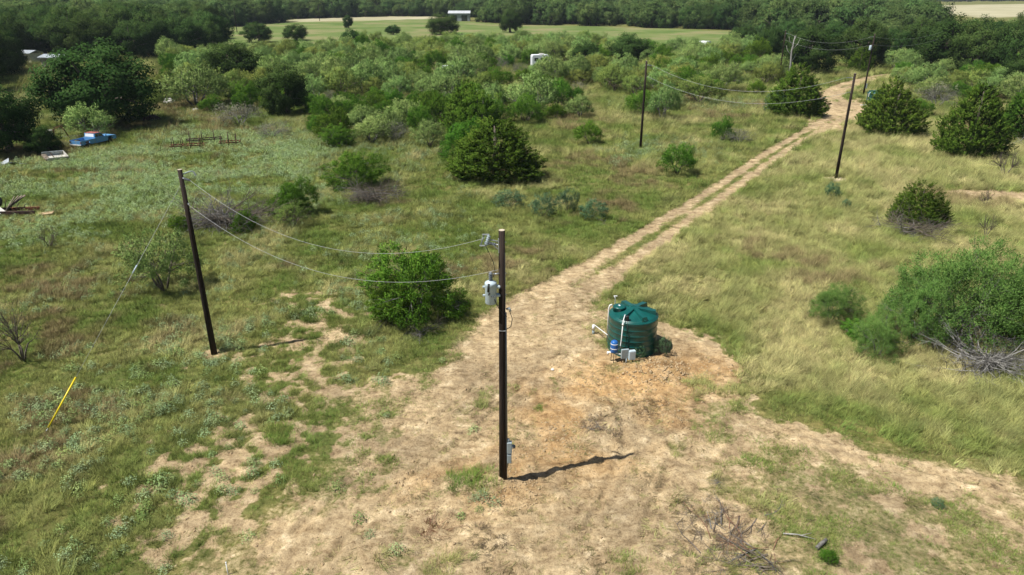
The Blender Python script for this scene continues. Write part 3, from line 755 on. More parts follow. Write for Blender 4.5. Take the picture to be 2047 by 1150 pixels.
# ------------------------------------------------------------------ water tanks
def water_tank(c, R, Ht, label, rot, detail=True):
    z = hz(*c)
    t = thing('water_tank', label, 'water tank', (*c, z), rot)
    prof = [(R * .985, -.08), (R, .02)]
    n = 6
    for k in range(n):
        z0 = .02 + (Ht - .12) * k / n; z1 = .02 + (Ht - .12) * (k + 1) / n
        prof += [(R, z0 + .01), (R, z1 - .03), (R + .012, z1 - .018), (R + .012, z1 - .008), (R, z1)]
    prof += [(R + .012, Ht - .085), (R + .02, Ht - .06), (R + .012, Ht - .03), (R - .02, Ht)]
    MB().lathe(prof, n=64).build('tank_wall', 'tank_green', t)
    dome = lambda r: Ht + .26 * (1 - (r / R) ** 1.3)
    MB().lathe([(R - .03, Ht - .02)] + [(r, dome(r)) for r in np.linspace(R - .03, .06, 9)], n=64).build('roof', 'tank_green', t)
    for k in (0, 1, 2, 3, 5):
        a = math.radians(k * 60); mb = MB(); r0, r1 = .10, R * .93; wd0, wd1 = .12, .14; zt = Ht + .325
        M = Matrix.Rotation(a, 3, 'Z'); vs = []
        for (r, w, zz) in ((r0, wd0, dome(r0) - .06), (r1, wd1, dome(r1) - .06), (r0, wd0 * .85, zt), (r1 - .05, wd1 * .8, dome(r1) + .20)):
            vs += [M @ Vector((r, -w, zz)), M @ Vector((r, w, zz))]
        MB().add(vs, [(0, 2, 3, 1), (4, 5, 7, 6), (2, 6, 7, 3), (0, 1, 5, 4), (0, 4, 6, 2), (1, 3, 7, 5)]).build('roof_rib', 'tank_green', t)
        MB().lathe([(.035, 0), (.035, .05)], tuple(M @ Vector((r1 - .02, 0, dome(r1) + .02))), 8).build('lug', 'tank_green', t)
    MB().lathe([(.22, Ht + .2), (.22, Ht + .30), (.12, Ht + .31)], (0, 0, 0), 24).build('crown_plate', 'tank_green', t)
    mb = MB(); a = math.radians(238)
    hc = (R * .60 * math.cos(a), R * .60 * math.sin(a))
    h = MB().lathe([(.27, dome(.7) - .12), (.27, dome(.7) + .12), (.29, dome(.7) + .13), (.29, dome(.7) + .17), (.25, dome(.7) + .2), (.12, dome(.7) + .205)], (*hc, 0), 24).build('hatch_lid', 'tank_green', t)
    MB().box((hc[0], hc[1], dome(.7) + .215), (.12, .07, .012)).build('sticker', 'label_white', h)
    return t
R = 1.08
q = (5.24, 27.34); cT = (q[0] * (1 + 1.0 / 27.8), q[1] * (1 + 1.0 / 27.8))
tank = water_tank(cT, R, 1.72, 'dark green plastic water tank with a ribbed star-shaped roof', math.radians(-70))
def at_tank(dx, dy, z): return (cT[0] + dx, cT[1] + dy, z)
zt = hz(*cT)
tp = thing('fill_pipe', 'white plastic pipe climbing the front of the water tank', 'pipe', (cT[0] - .55, cT[1] - 1.12, zt))
MB().tube([(.05, .42, 1.98), (-.06, .12, 1.86), (-.10, -.03, 1.72)], .022, 8).build('upper_run', 'white_pipe', tp)
MB().tube([(-.10, -.03, 1.72), (-.12, -.05, 1.0), (-.15, -.06, .62), (-.28, -.12, .52)], .022, 8).build('riser', 'white_pipe', tp)
MB().lathe([(.04, -.04), (.04, .04)], (-.10, -.03, 1.72), 8).build('elbow', 'white_pipe', tp)
fs = thing('float_switch', 'black float switch with cable on the tank roof edge', 'float switch', (cT[0] - .42, cT[1] - .86, zt + 1.74))
MB().box((0, 0, .16), (.14, .12, .2), bev=.02).build('switch_box', 'black_rubber', fs)
MB().tube([(0, -.02, .06), (.0, -.02, -.06)], .04, 8).build('stem', 'black_rubber', fs)
MB().tube([(0, -.13, .0), (0, -.19, -.3), (-.02, -.2, -1.0), (-.03, -.2, -1.6)], .014, 6).build('cable', 'black_rubber', fs)
pt = thing('pressure_tank', 'small bright blue pressure tank on legs beside the water tank', 'pressure tank', (cT[0] - .98, cT[1] - 1.28, hz(cT[0] - .98, cT[1] - 1.28)))
MB().lathe([(.06, .40), (.15, .44), (.165, .50), (.165, .86), (.15, .95), (.09, 1.0), (.03, 1.01)], n=20).build('vessel', 'blue_paint', pt)
for zz in (.62, .84): MB().lathe([(.1665, zz), (.1668, zz + .04)], n=20).build('label_band', 'label_white', pt)
for k in range(3):
    a = 2.1 * k + .4; MB().tube([(.11 * math.cos(a), .11 * math.sin(a), .45), (.13 * math.cos(a), .13 * math.sin(a), -.1)], .014, 5).build('leg', 'dark_rust', pt)
MB().tube([(-.26, -.02, .45), (.05, -.05, .42), (.30, -.10, .38), (.36, -.12, .22)], .03, 8).build('manifold', 'white_pipe', pt)
MB().lathe([(.05, .34), (.05, .46)], (-.26, -.02, 0), 8).build('valve', 'white_pipe', pt)
cb = thing('control_box', 'grey electrical control box on a steel stand by the tank', 'control box', (cT[0] - .34, cT[1] - 1.50, hz(cT[0] - .34, cT[1] - 1.5)), math.radians(12))
MB().box((.12, 0, .36), (.30, .16, .44), bev=.015).build('front_box', 'transformer_grey', cb)
MB().box((.12, -.085, .36), (.25, .012, .38), bev=.004).build('box_door', 'transformer_grey', cb)
MB().box((-.18, .06, .42), (.34, .10, .44), bev=.01).build('back_panel', 'box_grey', cb)
for x in (-.3, .2): MB().tube([(x, .09, .5), (x, .09, -.15)], .018, 6).build('post', 'dark_rust', cb)
MB().tube([(-.12, -.0, .2), (-.14, -.02, -.1)], .02, 6).build('conduit', 'box_grey', cb)
q = (3.85, 29.69)
wh = thing('well_head', 'white capped well pipe with an arm running to the tank', 'well head', (*q, hz(*q)))
MB().tube([(0, 0, -.1), (0, 0, .22)], .06, 12).build('casing', 'box_grey', wh)
MB().tube([(0, 0, .22), (0, 0, .46)], .075, 12).build('cap', 'white_pipe', wh)
MB().tube([(0, 0, .5), (cT[0] - R * .98 - q[0], cT[1] + .25 - q[1], .50)], .02, 8).build('arm', 'white_pipe', wh)
q = (cT[0] - 1.02, cT[1] + .62)
vp = thing('vent_pipe', 'white overflow pipe behind the tank', 'pipe', (*q, hz(*q)))
MB().tube([(0, 0, -.05), (0, 0, 1.72), (.04, 0, 1.86), (.14, -.02, 1.9)], .035, 8).build('riser', 'white_pipe', vp)
MB().tube([(.32, .35, 0), (.32, .35, 2.05), (.26, .33, 2.16)], .02, 6).build('tap_pipe', 'white_pipe', vp)
MB().box((.32, .35, 2.16), (.16, .04, .04)).build('tap_handle', 'white_pipe', vp)
q = (50.68, 99.88); c2 = (q[0] * 1.012, q[1] * 1.012)
t2 = water_tank(c2, 1.3, 1.75, 'distant green water tank half hidden by the wide cedar', .3)
tp2 = thing('fill_pipe', 'white pipe on the distant green tank', 'pipe', (c2[0], c2[1], hz(*c2)))
MB().tube([(.2, -1.32, .2), (.2, -1.34, 1.8), (.3, -1.1, 1.95)], .045, 6).build('riser', 'white_pipe', tp2)
MB().tube([(-1.32, -.3, .1), (-1.32, -.3, 1.7), (-1.1, -.3, 1.85)], .04, 6).build('overflow', 'white_pipe', tp2)
MB().tube([(-1.32, -.3, .12), (-2.4, -.5, .12)], .05, 6).build('outlet', 'white_pipe', tp2)

# ------------------------------------------------------------------ blue pickup
def pickup(loc, rz, label):
    t = thing('pickup_truck', label, 'pickup truck', loc, rz, None, (.88, .88, .88))
    W = .90
    mb = MB()
    mb.prism([(-.55, .42), (.9, .42), (.9, .98), (.75, 1.02), (-.55, 1.02)], -W, W)
    mb.prism([(.9, .42), (1.2, .42), (1.25, .74), (1.42, .86), (1.70, .86), (1.86, .74), (1.92, .45), (2.42, .45), (2.46, .80), (2.38, .90), (1.6, .97), (.9, 1.01)], -W * .97, W * .97)
    mb.build('body', 'truck_blue', t)
    mb = MB()
    for s in (-1, 1):
        mb.prism([(-2.5, .50), (-2.05, .48), (-1.98, .74), (-1.82, .86), (-1.52, .86), (-1.36, .74), (-1.30, .45), (-.57, .44), (-.57, .99), (-2.5, .99)], s * W - (.04 if s > 0 else 0), s * W + (0 if s > 0 else .04))
    mb.box((-1.52, 0, .60), (1.94, 1.72, .04)); mb.box((-.60, 0, .80), (.04, 1.7, .38))
    mb.build('cargo_bed', 'truck_blue', t)
    for s in (-1, 1): MB().box((-1.67, s * .68, .72), (.72, .2, .2), bev=.04).build('wheel_well', 'dark_rust', t)
    MB().box((-2.51, 0, .73), (.05, 1.72, .46), bev=.01).build('tailgate', 'truck_blue', t)
    MB().box((-2.60, 0, .50), (.12, 1.7, .14), bev=.03).build('rear_bumper', 'off_white', t)
    MB().box((2.5, 0, .55), (.12, 1.72, .16), bev=.03).build('front_bumper', 'dark_rust', t)
    MB().box((2.47, 0, .72), (.03, 1.2, .18)).build('grille', 'black_rubber', t)
    for s in (-1, 1):
        MB().box((-2.53, s * .80, .76), (.03, .12, .24)).build('tail_light', 'rust', t)
        MB().tube([(2.45, s * .72, .72), (2.49, s * .72, .72)], .1, 10).build('headlight', 'label_white', t)
    cab = MB().prism([(-.52, 1.02), (-.42, 1.50), (.42, 1.50), (.88, 1.02)], -W * .86, W * .86).build('cab', 'truck_blue', t)
    MB().box((0.0, 0, 1.515), (.88, 1.5, .035), bev=.015).build('roof', 'truck_red', t)
    for s in (-1, 1):
        y = s * W * .865
        MB().add([(-.38, y, 1.08), (.04, y, 1.08), (.04, y, 1.44), (-.32, y, 1.44)], [(0, 1, 2, 3)]).build('side_window', 'glass_dark', cab)
        MB().add([(.09, y, 1.08), (.70, y, 1.08), (.40, y, 1.44), (.09, y, 1.44)], [(0, 1, 2, 3)]).build('side_window', 'glass_dark', cab)
        MB().box((.92, s * .98, 1.1), (.05, .16, .12)).build('mirror', 'black_rubber', t)
    MB().add([(.83, -.68, 1.08), (.83, .68, 1.08), (.47, .64, 1.46), (.47, -.64, 1.46)], [(0, 1, 2, 3)]).build('windscreen', 'glass_dark', cab)
    MB().add([(-.513, -.66, 1.10), (-.513, .66, 1.10), (-.437, .62, 1.44), (-.437, -.62, 1.44)], [(0, 3, 2, 1)]).build('rear_window', 'label_white', cab)
    for x in (-1.67, 1.56):
        for s in (-1, 1):
            w = MB().lathe([(.2, -.09), (.31, -.1), (.34, -.06), (.34, .06), (.31, .1), (.2, .09)], (x, s * .80, .33), 18, M=Matrix.Rotation(math.pi / 2, 3, 'X')).build('wheel', 'black_rubber', t)
            MB().lathe([(.2, -.085), (.12, -.06), (.12, .06), (.2, .085)], (x, s * .80, .33), 14, M=Matrix.Rotation(math.pi / 2, 3, 'X')).build('rim', 'sheet_metal', w)
    return t
a = (-44.58, 71.26); b = (-43.03, 75.90)
an = ang(a, b)
pickup(((a[0] + b[0]) / 2, (a[1] + b[1]) / 2, hz((a[0] + b[0]) / 2, (a[1] + b[1]) / 2)), an, 'faded blue pickup truck with a rusty red roof under the big oak')

# ------------------------------------------------------------------ scrap round the yard
q = (-43.52, 66.26)
t = thing('truck_bed', 'loose off-white pickup bed tipped in the grass beside the blue truck', 'truck bed', (*q, hz(*q) + .15), ang((-44.86, 67.12), (-43.71, 68.45)))
MB().box((0, 0, .05), (2.2, 1.6, .05)).build('bed_floor', 'off_white', t)
for s in (-1, 1): MB().box((0, s * .8, .28), (2.2, .05, .42)).build('side_wall', 'sheet_metal' if s > 0 else 'off_white', t)
MB().box((1.1, 0, .28), (.05, 1.6, .42)).build('front_wall', 'off_white', t)
MB().box((-.25, 0, .32), (.08, 1.75, .06)).build('cross_bar', 'dark_rust', t)
MB().box((-.95, 0, .2), (.5, 1.4, .25), bev=.05).build('inner_liner', 'weathered_board', t)
t.rotation_euler = (math.radians(17), math.radians(3), t.rotation_euler[2]); t.location.z += .15; t.scale = (.82, .82, .82)
q = (-46.65, 64.19); t = thing('metal_sheet_heap', 'crumpled grey sheet metal lying in the weeds beside the dark oak', 'sheet metal', (*q, hz(*q)), .4)
for i, (x, y, z, rx, ry, l, w) in enumerate(((-.3, .1, .35, .3, -.5, .9, .8), (.4, 0, .25, -.2, .3, 1.0, .7), (1.1, .1, .14, .15, .1, 1.1, .6))):
    o = MB().box((0, 0, 0), (l, w, .02)).build('metal_sheet', 'sheet_metal', t); o.location = (x, y, z); o.rotation_euler = (rx, ry, i)
q = (-36.16, 48.55); t = thing('scrap_heap', 'heap of rusty beams, boards and a tyre at the meadow edge', 'scrap heap', (*q, hz(*q)))
MB().box((.4, -.3, .3), (3.0, .14, .22), Matrix.Rotation(.08, 3, 'Z')).build('rusty_beam', 'dark_rust', t)
MB().box((.2, .7, .3), (2.8, .14, .22), Matrix.Rotation(.12, 3, 'Z')).build('rusty_beam', 'rust', t)
ty = MB().lathe([(.2, -.12), (.36, -.13), (.42, -.06), (.42, .06), (.36, .13), (.2, .12)], (-1.0, .3, .95), 20, M=Matrix.Rotation(1.2, 3, 'X')).build('tyre', 'black_rubber', t)
for i in range(4): o = MB().box((0, 0, 0), (1.7, .18, .03)).build('board', 'weathered_board', t); o.location = (-.25 + .1 * i, .35 + .12 * i, .6 + .05 * i); o.rotation_euler = (.2, -.9 + .12 * i, .5 + .1 * i)
o = MB().box((0, 0, 0), (1.2, .5, .02)).build('white_sheet', 'off_white', t); o.location = (-.8, -.1, .52); o.rotation_euler = (.3, .35, -.5)
o = MB().box((0, 0, 0), (1.0, .6, .02)).build('plywood_sheet', 'plywood', t); o.location = (2.4, .2, .12); o.rotation_euler = (.05, -.06, .3)
for i in range(5): MB().tube([(-.6 + .4 * i, .2, .1), (-.4 + .42 * i, .5 + .1 * (i % 2), 1.0 - .1 * i)], .025, 6).build('bar', 'dark_rust', t)
def rack(q, rz, L, W, posts, label, mat='rust'):
    t = thing('metal_rack', label, 'metal rack', (*q, hz(*q)), rz)
    for s in (-.5, .5): MB().box((0, s * W, .52), (L, .07, .09)).build('rail', mat, t)
    for k in range(7): MB().box((-L / 2 + L * (k + .5) / 7, 0, .58), (.06, W, .03)).build('cross_bar', mat, t)
    for k in range(posts):
        for s in (-.5, .5): MB().tube([(-L / 2 + L * (k + .3) / posts, s * W, -.1), (-L / 2 + L * (k + .3) / posts + .03, s * W, 1.25 + .2 * random.random())], .03, 6).build('post', 'dark_rust', t)
rack((-32.95, 71.26), .28, 3.4, 1.0, 4, 'long rusty red metal rack with upright posts in the meadow')
rack((-32.54, 74.29), .38, 3.6, 1.0, 3, 'dark metal rack with tall posts tangled behind the red rack', 'dark_rust')
rack((-29.26, 72.75), .32, 2.2, 1.0, 3, 'short rusty red metal rack standing by itself', 'rust')
q = (-50.17, 75.90); t = thing('storage_tote', 'off-white box with a bent rusty frame beside the low oak', 'storage box', (*q, hz(*q)), .2)
MB().box((0, 0, .55), (1.1, 1.0, 1.1), bev=.06).build('box', 'off_white', t)
MB().tube([(.7, -.4, 0), (.9, -.3, 1.2), (1.5, .1, 1.5), (1.8, .3, .9), (2.0, .4, 0)], .04, 6).build('bent_frame', 'rust', t)
MB().tube([(.5, .4, 0), (.7, .5, 1.3), (1.4, .8, 1.5), (1.8, .9, .2)], .04, 6).build('bent_frame', 'dark_rust', t)
q = (-48.87, 77.57); t = thing('plank_stack', 'low stack of grey planks behind the pickup bed', 'plank stack', (*q, hz(*q)), .35)
for i in range(6): MB().box((.1 * (i % 3), -.5 + .2 * i, .1 + .05 * (i % 2)), (2.4 - .2 * (i % 3), .16, .05)).build('plank', 'sheet_metal' if i % 3 == 0 else 'weathered_board', t)
def rock(q, s, label, mat='rock', name='rock', group=None, seed=0):
    r = np.random.default_rng(seed); d = []
    n = 7; mb = MB(); prof = [(.35, -.35), (.8, -.2), (1, .1), (.75, .5), (.3, .68)]
    o = mb.lathe(prof, n=n, smooth=False); o.v = [tuple(np.array(v) * s * r.uniform(.8, 1.2, 3)) for v in o.v]
    b = mb.build(name, mat); b.location = (*q, hz(*q) + s * .2); b.rotation_euler = (0, 0, r.uniform(0, 6)); return set_props(b, label, 'rock', group)
rock((-44.70, 88.13), 1.0, 'dark boulder at the foot of the big round oak', 'dark_rust', seed=3)
rock((-49.15, 102.69), .9, 'pale boulder under the spreading mesquite', 'off_white', seed=4)
rock((-42.72, 96.36), .45, 'small white rock beside the spreading mesquite', 'off_white', seed=5)
rock((-0.36, 18.79), .12, 'small pale stone at the foot of the transformer pole', 'soil_clod', seed=6)
rock((1.75, 26.36), .07, 'white scrap of litter on the bare soil', 'label_white', name='litter', seed=8)
# far vehicles and buildings
def trailer(q, L, label, rz=0.0, top=False):
    t = thing('camper_trailer', label, 'trailer', (*q, hz(*q)), rz)
    MB().prism([(-L / 2, .5), (L / 2 - .3, .5), (L / 2, .9), (L / 2 - .1, 2.3), (L / 2 - .5, 2.7), (-L / 2 + .2, 2.7), (-L / 2, 2.4)], -1.1, 1.1).build('body', 'label_white', t)
    for x in (-L * .28, L * .05): MB().box((x, -1.105, 1.85), (.8, .02, .6)).build('window', 'glass_dark', t)
    MB().box((L * .28, -1.105, 1.45), (.7, .02, 1.7)).build('door', 'off_white', t)
    for s in (-1.0, 1.0): MB().lathe([(.2, -.1), (.35, -.1), (.35, .1), (.2, .1)], (0, s, .35), 12, M=Matrix.Rotation(math.pi / 2, 3, 'X')).build('wheel', 'black_rubber', t)
    if top: MB().box((.2, 0, 2.82), (1.0, .8, .24), bev=.06).build('roof_vent', 'off_white', t)
trailer((5.93, 153.26), 3.8, 'white camper trailer with dark windows sunk in the brush', .15, True)
trailer((50.83, 194.69), 2.6, 'small white trailer glimpsed in the brush below the oaks', .8)
def van(q, label, rz=0.0):
    t = thing('parked_van', label, 'van', (*q, hz(*q)), rz)
    MB().prism([(-2.2, .4), (2.2, .4), (2.25, 1.0), (1.5, 1.15), (1.0, 1.85), (-2.0, 1.9), (-2.2, 1.2)], -.9, .9).build('body', 'label_white', t)
    for x, l in ((-1.3, .8), (-.3, .9), (.55, .6)): MB().box((x, -.905, 1.45), (l, .02, .42)).build('window', 'glass_dark', t)
    for x in (-1.4, 1.4):
        for s in (-.82, .82): MB().lathe([(.15, -.1), (.33, -.1), (.33, .1), (.15, .1)], (x, s, .33), 12, M=Matrix.Rotation(math.pi / 2, 3, 'X')).build('wheel', 'black_rubber', t)
van((-11.18, 138.34), 'white van abandoned among pale mesquites', .1)
def building(q, L, D, Hh, label, roof='metal_roof', wall='barn_wall', rz=0.0, openings=2, group=None):
    t = thing('farm_building', label, 'building', (*q, 0), rz, group)
    MB().box((0, 0, Hh / 2), (L, D, Hh)).build('wall', wall, t)
    rf = MB().prism([(-D / 2 - .4, Hh - .05), (0, Hh + D * .16), (D / 2 + .4, Hh - .05), (D / 2 + .4, Hh + .1), (0, Hh + D * .16 + .15), (-D / 2 - .4, Hh + .1)], -L / 2 - .4, L / 2 + .4).build('roof', roof, t)
    rf.rotation_euler[2] = math.pi / 2
    for k in range(openings): MB().box((-L / 2 + L * (k + .5) / openings, -D / 2 - .02, Hh * .4), (L / openings * .55, .06, Hh * .75)).build('door', 'glass_dark', t)
building((-27.80, 398.17), 11, 7, 3.8, 'grey open-fronted barn with a pale metal roof behind the pasture')
for q, L, lb, rf in (((-456.88, 840.51), 16, 'white far house with a pale roof in the settlement', 'metal_roof'), ((-332.63, 624.83), 18, 'low white shed in front of the settlement houses', 'metal_roof'), ((-410.97, 786.34), 12, 'far house with a red roof in the settlement', 'red_roof'), ((-430.71, 840.51), 14, 'far long white house beside the red-roofed house', 'metal_roof'), ((-444.07, 974.60), 14, 'far white house alone in the woods', 'metal_roof')):
    building(q, L, 9, 4, lb, rf, 'label_white', .2)
for q, L, lb in (((-93.83, 151.23), 7, 'white shed roof glimpsed between the dark oaks'), ((-106.39, 161.93), 5, 'small pale shed hidden in the dark oaks'), ((-92.95, 191.48), 5, 'small white shed at the end of the oak wood')):
    building(q, L * .7, 3, 2.3, lb, 'sheet_metal', 'off_white', -.2, 1)
q = (-7.91, 14.83); t = thing('marker_stake', 'thin white marker stake standing in the grass', 'stake', (*q, hz(*q)))
MB().tube([(0, 0, -.2), (.01, 0, .42)], .016, 6).build('stake_rod', 'white_pipe', t)
MB().tube([(.01, 0, .42), (.01, 0, .45)], .018, 6).build('stake_cap', 'label_white', t)

# ------------------------------------------------------------------ dead wood lying about
brush_pile(*(-19.83, 46.67), 6.2, 1.6, 60, 'large heap of dead grey branches behind the guyed pole')
brush_pile(*(-10.77, 52.46), 4.6, 1.3, 44, 'dead grey branches heaped under the flat-topped green bush')
brush_pile(*(26.91, 44.71), 4.8, 1.2, 34, 'dead grey branches ringed round the small ragged cedar')
brush_pile(*(20.53, 26.80), 4.8, 1.2, 46, 'bleached dead branches sprawling below the large green bush', ('pale_bark', 'grey_bark'))
brush_pile(*(23.03, 28.09), 3.2, 1.0, 16, 'more bleached dead branches beyond the large green bush', ('pale_bark', 'grey_bark'))
brush_pile(*(-4.35, 29.69), 2.4, .5, 14, 'dark dead twigs under the bush beside the transformer pole', ('bark', 'grey_bark'))
brush_pile(*(7.08, 15.78), 3.4, .10, 16, 'flat litter of broken branches on the dug soil', ('grey_bark', 'bark', 'brown_twig'), flat=.08)
brush_pile(*(6.76, 18.64), .8, .28, 9, 'small uprooted dead stump with grey roots', ('grey_bark', 'bark'), name='dead_stump')
brush_pile(*(5.61, 17.43), .9, .1, 5, 'short dead sticks on the bare dug soil', ('bark', 'grey_bark'), flat=.1)
brush_pile(*(-2.19, 16.55), 1.3, .14, 9, 'reddish dried roots and twigs pulled out of the soil', ('brown_twig',), flat=.15)
brush_pile(*(3.21, 22.14), 1.0, .12, 8, 'grey dried twigs on the dug soil behind the pole shadow', ('grey_bark', 'brown_twig'), flat=.15)
brush_pile(*(6.35, 46.22), 1.2, .7, 6, 'small upright dead shrub beside the track', ('grey_bark', 'bark'), flat=1.2)
brush_pile(*(21.73, 58.64), 1.4, .2, 4, 'fallen dead branch lying beside the track', ('grey_bark', 'pale_bark'), flat=.2)
brush_pile(*(30.33, 59.68), 2.0, .3, 5, 'thin dead branch lying right of the pole in the sand', ('bark',), flat=.25)
brush_pile(*(52.43, 73.26), 3.5, .8, 10, 'fallen grey branches below the two dark cedars', ('grey_bark', 'pale_bark'), flat=.4)
q = (9.01, 15.86); t = thing('cut_log', 'short cut grey log lying on the ground', 'log', (*q, hz(*q) + .06), .6)
MB().tube([(-.2, 0, 0), (0, .01, .03), (.24, 0, .09)], [.055, .06, .05], 9).build('log_wood', 'grey_bark', t)
MB().tube([(.238, 0, .089), (.244, 0, .092)], .048, 9).build('cut_end', 'pole_cut', t)
q = (8.55, 16.18); t = thing('dead_branch', 'pale forked stick lying beside the cut log', 'branch', (*q, hz(*q) + .05), -.3)
MB().tube([(-.5, 0, 0), (-.1, .02, .05), (.4, 0, .02)], [.02, .022, .012], 6).build('stick', 'pale_bark', t)
MB().tube([(0, .02, .05), (.3, .18, .08)], [.014, .006], 5).build('fork', 'pale_bark', t)

# sand thrown up round the pole by the track, clods round the dig
def clods(name, c, rad, n, size, mat, label):
    r = np.random.default_rng(n); V = []; F = []
    for i in range(n):
        a = r.uniform(0, 6.283); q = rad * math.sqrt(r.uniform()); x, y = c[0] + q * math.cos(a), c[1] + q * math.sin(a) * .8
        s = size * r.uniform(.35, 1.2) ; z = hz(x, y); b = len(V)
        for v in ((1, 0, 0), (-.2, 1, 0), (-1, -.1, 0), (.1, -1, 0), (.1, .1, .9), (0, 0, -.5)): V.append((x + v[0] * s * r.uniform(.7, 1.2) - c[0], y + v[1] * s * r.uniform(.7, 1.2) - c[1], z + v[2] * s * r.uniform(.6, 1)))
        for k in range(4): F += [(b + k, b + (k + 1) % 4, b + 4), (b + (k + 1) % 4, b + k, b + 5)]
    o = link(name, np_mesh(name, V, F, [mat])); o.location = (*c, 0)
    return set_props(o, label, 'soil', None, 'stuff')
clods('soil_clods', (-0.22, 18.31), 1.3, 260, .05, 'soil_clod', 'loose tan clods of soil round the transformer pole')
clods('soil_clods', (5.92, 26.19), 1.6, 320, .07, 'soil_clod', 'orange clods of dug soil in front of the tank')
clods('soil_clods', (3.78, 22.14), 2.6, 420, .04, 'soil_clod', 'scattered clods on the dug ground')
clods('sand_ring', (27.86, 58.98), 1.1, 300, .09, 'pale_sand', 'pale sand thrown up round the roadside pole')

# ------------------------------------------------------------------ plants that can be told apart
SH, TR = 'shrub', 'tree'
plant('near_bush', -4.71, 31.96, 5.05, 3.67, 'bright green feathery bush with dark bare stems beside the transformer pole', 'green_bush', SH, rz=.6, var=0)
plant('near_bush', -5.65, 31.51, 3.04, 2.41, 'dark-based smaller bush crowding the feathery bush beside the transformer pole', 'green_bush', SH, rz=2.6, var=1)
plant('near_bush', -12.76, 56.55, 5.22, 3.10, 'bright green flat-topped bush growing out of a heap of dead branches', 'green_bush', SH, var=1)
plant('near_bush', -15.65, 48.66, 3.49, 2.70, 'bright green two-lobed bush beside the large dead brush pile', 'green_bush', SH, var=0)
plant('near_olive', -15.05, 46.06, 3.05, 1.83, 'low yellowish bush at the foot of the two-lobed green bush', 'olive_bush', SH)
plant('near_mesquite', -18.78, 34.88, 4.38, 3.30, 'loose pale olive bush behind the guyed pole', 'olive_bush', SH, rz=2.0)
plant('sparse_tree', -21.50, 27.13, 2.53, 2.95, 'nearly bare little tree with dark crooked stems near the yellow guy guard', 'bare_tree', TR)
plant('sparse_tree', -29.22, 41.84, 1.81, 1.65, 'tiny sparse shrub in the meadow below the scrap heap', 'sparse_shrub', SH)
plant('near_bush', -22.39, 45.27, 1.60, 1.15, 'small dark green shrub at the end of the dead brush pile', 'green_shrub', SH)
plant('near_bush', -18.15, 45.09, 2.00, 1.49, 'small green shrub growing through the dead brush pile', 'green_shrub', SH)
plant('broad_cedar', -1.48, 60.47, 8.03, 5.17, 'broad dark cedar spreading to the ground in the clearing', 'cedar_tree', TR, var=0)
plant('near_bush', -4.51, 65.24, 5.21, 4.21, 'bright green bush pressed against the broad dark cedar', 'green_bush', SH)
plant('cedar', -4.19, 77.83, 6.14, 5.84, 'dark pointed cedar behind the broad cedar', 'cedar_tree', TR, var=1)
plant('near_bush', -3.38, 77.01, 6.08, 5.63, 'feathery green bush topping the pointed cedar', 'green_bush', SH)
plant('near_olive', -4.46, 62.41, 2.32, 2.31, 'pale yellowish shrub in front of the broad dark cedar', 'olive_bush', SH)
plant('bright_bush', 8.18, 74.03, 3.24, 2.55, 'small round green bush standing alone in the clearing', 'round_bush', SH, var=0)
plant('bright_bush', 14.63, 61.06, 3.33, 2.67, 'round green bush on a short trunk near the wired pole', 'round_bush', SH, var=1)
plant('bright_bush', 22.69, 75.84, 2.46, 2.67, 'small bright green bush with bare lower stems by the track', 'green_shrub', SH, var=2)
plant('grey_brush', 24.00, 74.37, 3.68, 1.72, 'grey leafless shrub beside the small bright bush by the track', 'grey_shrub', SH)
plant('cedar', 36.72, 92.08, 7.19, 6.35, 'dark cedar casting its shadow on the bend of the track', 'cedar_tree', TR, var=0)
plant('blue_bush', 34.35, 93.16, 2.98, 3.16, 'pale blue-green bush leaning on the cedar at the bend', 'blue_green_bush', SH)
plant('cedar', 42.43, 78.80, 6.43, 6.04, 'wide dark cedar standing in front of the distant green tank', 'cedar_tree', TR, var=1)
plant('cedar', 44.45, 67.89, 6.18, 6.92, 'tall dark cedar leaning beside another cedar across the grassland', 'cedar_tree', TR, var=2)
plant('cedar', 56.42, 77.93, 5.76, 5.51, 'dark cedar behind the tall leaning cedar', 'cedar_tree', TR, var=0)
plant('broad_cedar', 28.28, 46.83, 3.44, 2.95, 'small ragged dark cedar ringed with dead grey branches', 'cedar_tree', TR, var=1)
plant('large_bush', 20.93, 29.78, 6.61, 4.49, 'large dense green bush spreading above bleached dead branches', 'large_green_bush', SH, rz=1.0, var=1)
plant('large_bush', 18.52, 29.01, 3.41, 3.34, 'pale green shoulder of brush between the large bush and the low bushes', 'green_bush', SH, var=1)
plant('near_bush', 16.10, 29.09, 1.82, 1.03, 'small yellowish bush wedged between the low bushes', 'green_bush', SH, var=1)
plant('large_bush', 22.85, 29.56, 3.92, 3.56, 'dense green side bush joined to the large bush', 'green_bush', SH, var=0)
plant('large_bush', 15.72, 31.16, 2.70, 1.96, 'bright green low bush in the long grass beside the large bush', 'green_bush', SH, var=0)
plant('large_bush', 16.25, 27.58, 2.35, 2.04, 'low bush with dark stems below the large green bush', 'green_bush', SH, var=1)
plant('cedar', 23.68, 29.12, 2.16, 4.95, 'slender dark cedar rising behind the large green bush', 'cedar_tree', TR, var=2)
plant('sparse_tree', 43.09, 60.31, 3.12, 2.52, 'small thin shrub below the tall leaning cedar', 'sparse_shrub', SH)
plant('sparse_tree', 35.56, 50.91, 1.26, 1.60, 'small twiggy shrub on the bare soil strip', 'sparse_shrub', SH)
plant('sparse_tree', 31.16, 43.75, 1.43, 1.89, 'small twiggy shrub between the ragged cedar and the large bush', 'sparse_shrub', SH)
plant('blue_bush', 25.06, 53.27, 1.31, 1.29, 'little pale shrub in front of the pole on its ring of sand', 'blue_green_bush', SH)
plant('blue_bush', 24.93, 50.50, 0.66, 0.79, 'tiny seedling shrub near the pole on its ring of sand', 'blue_green_bush', SH)
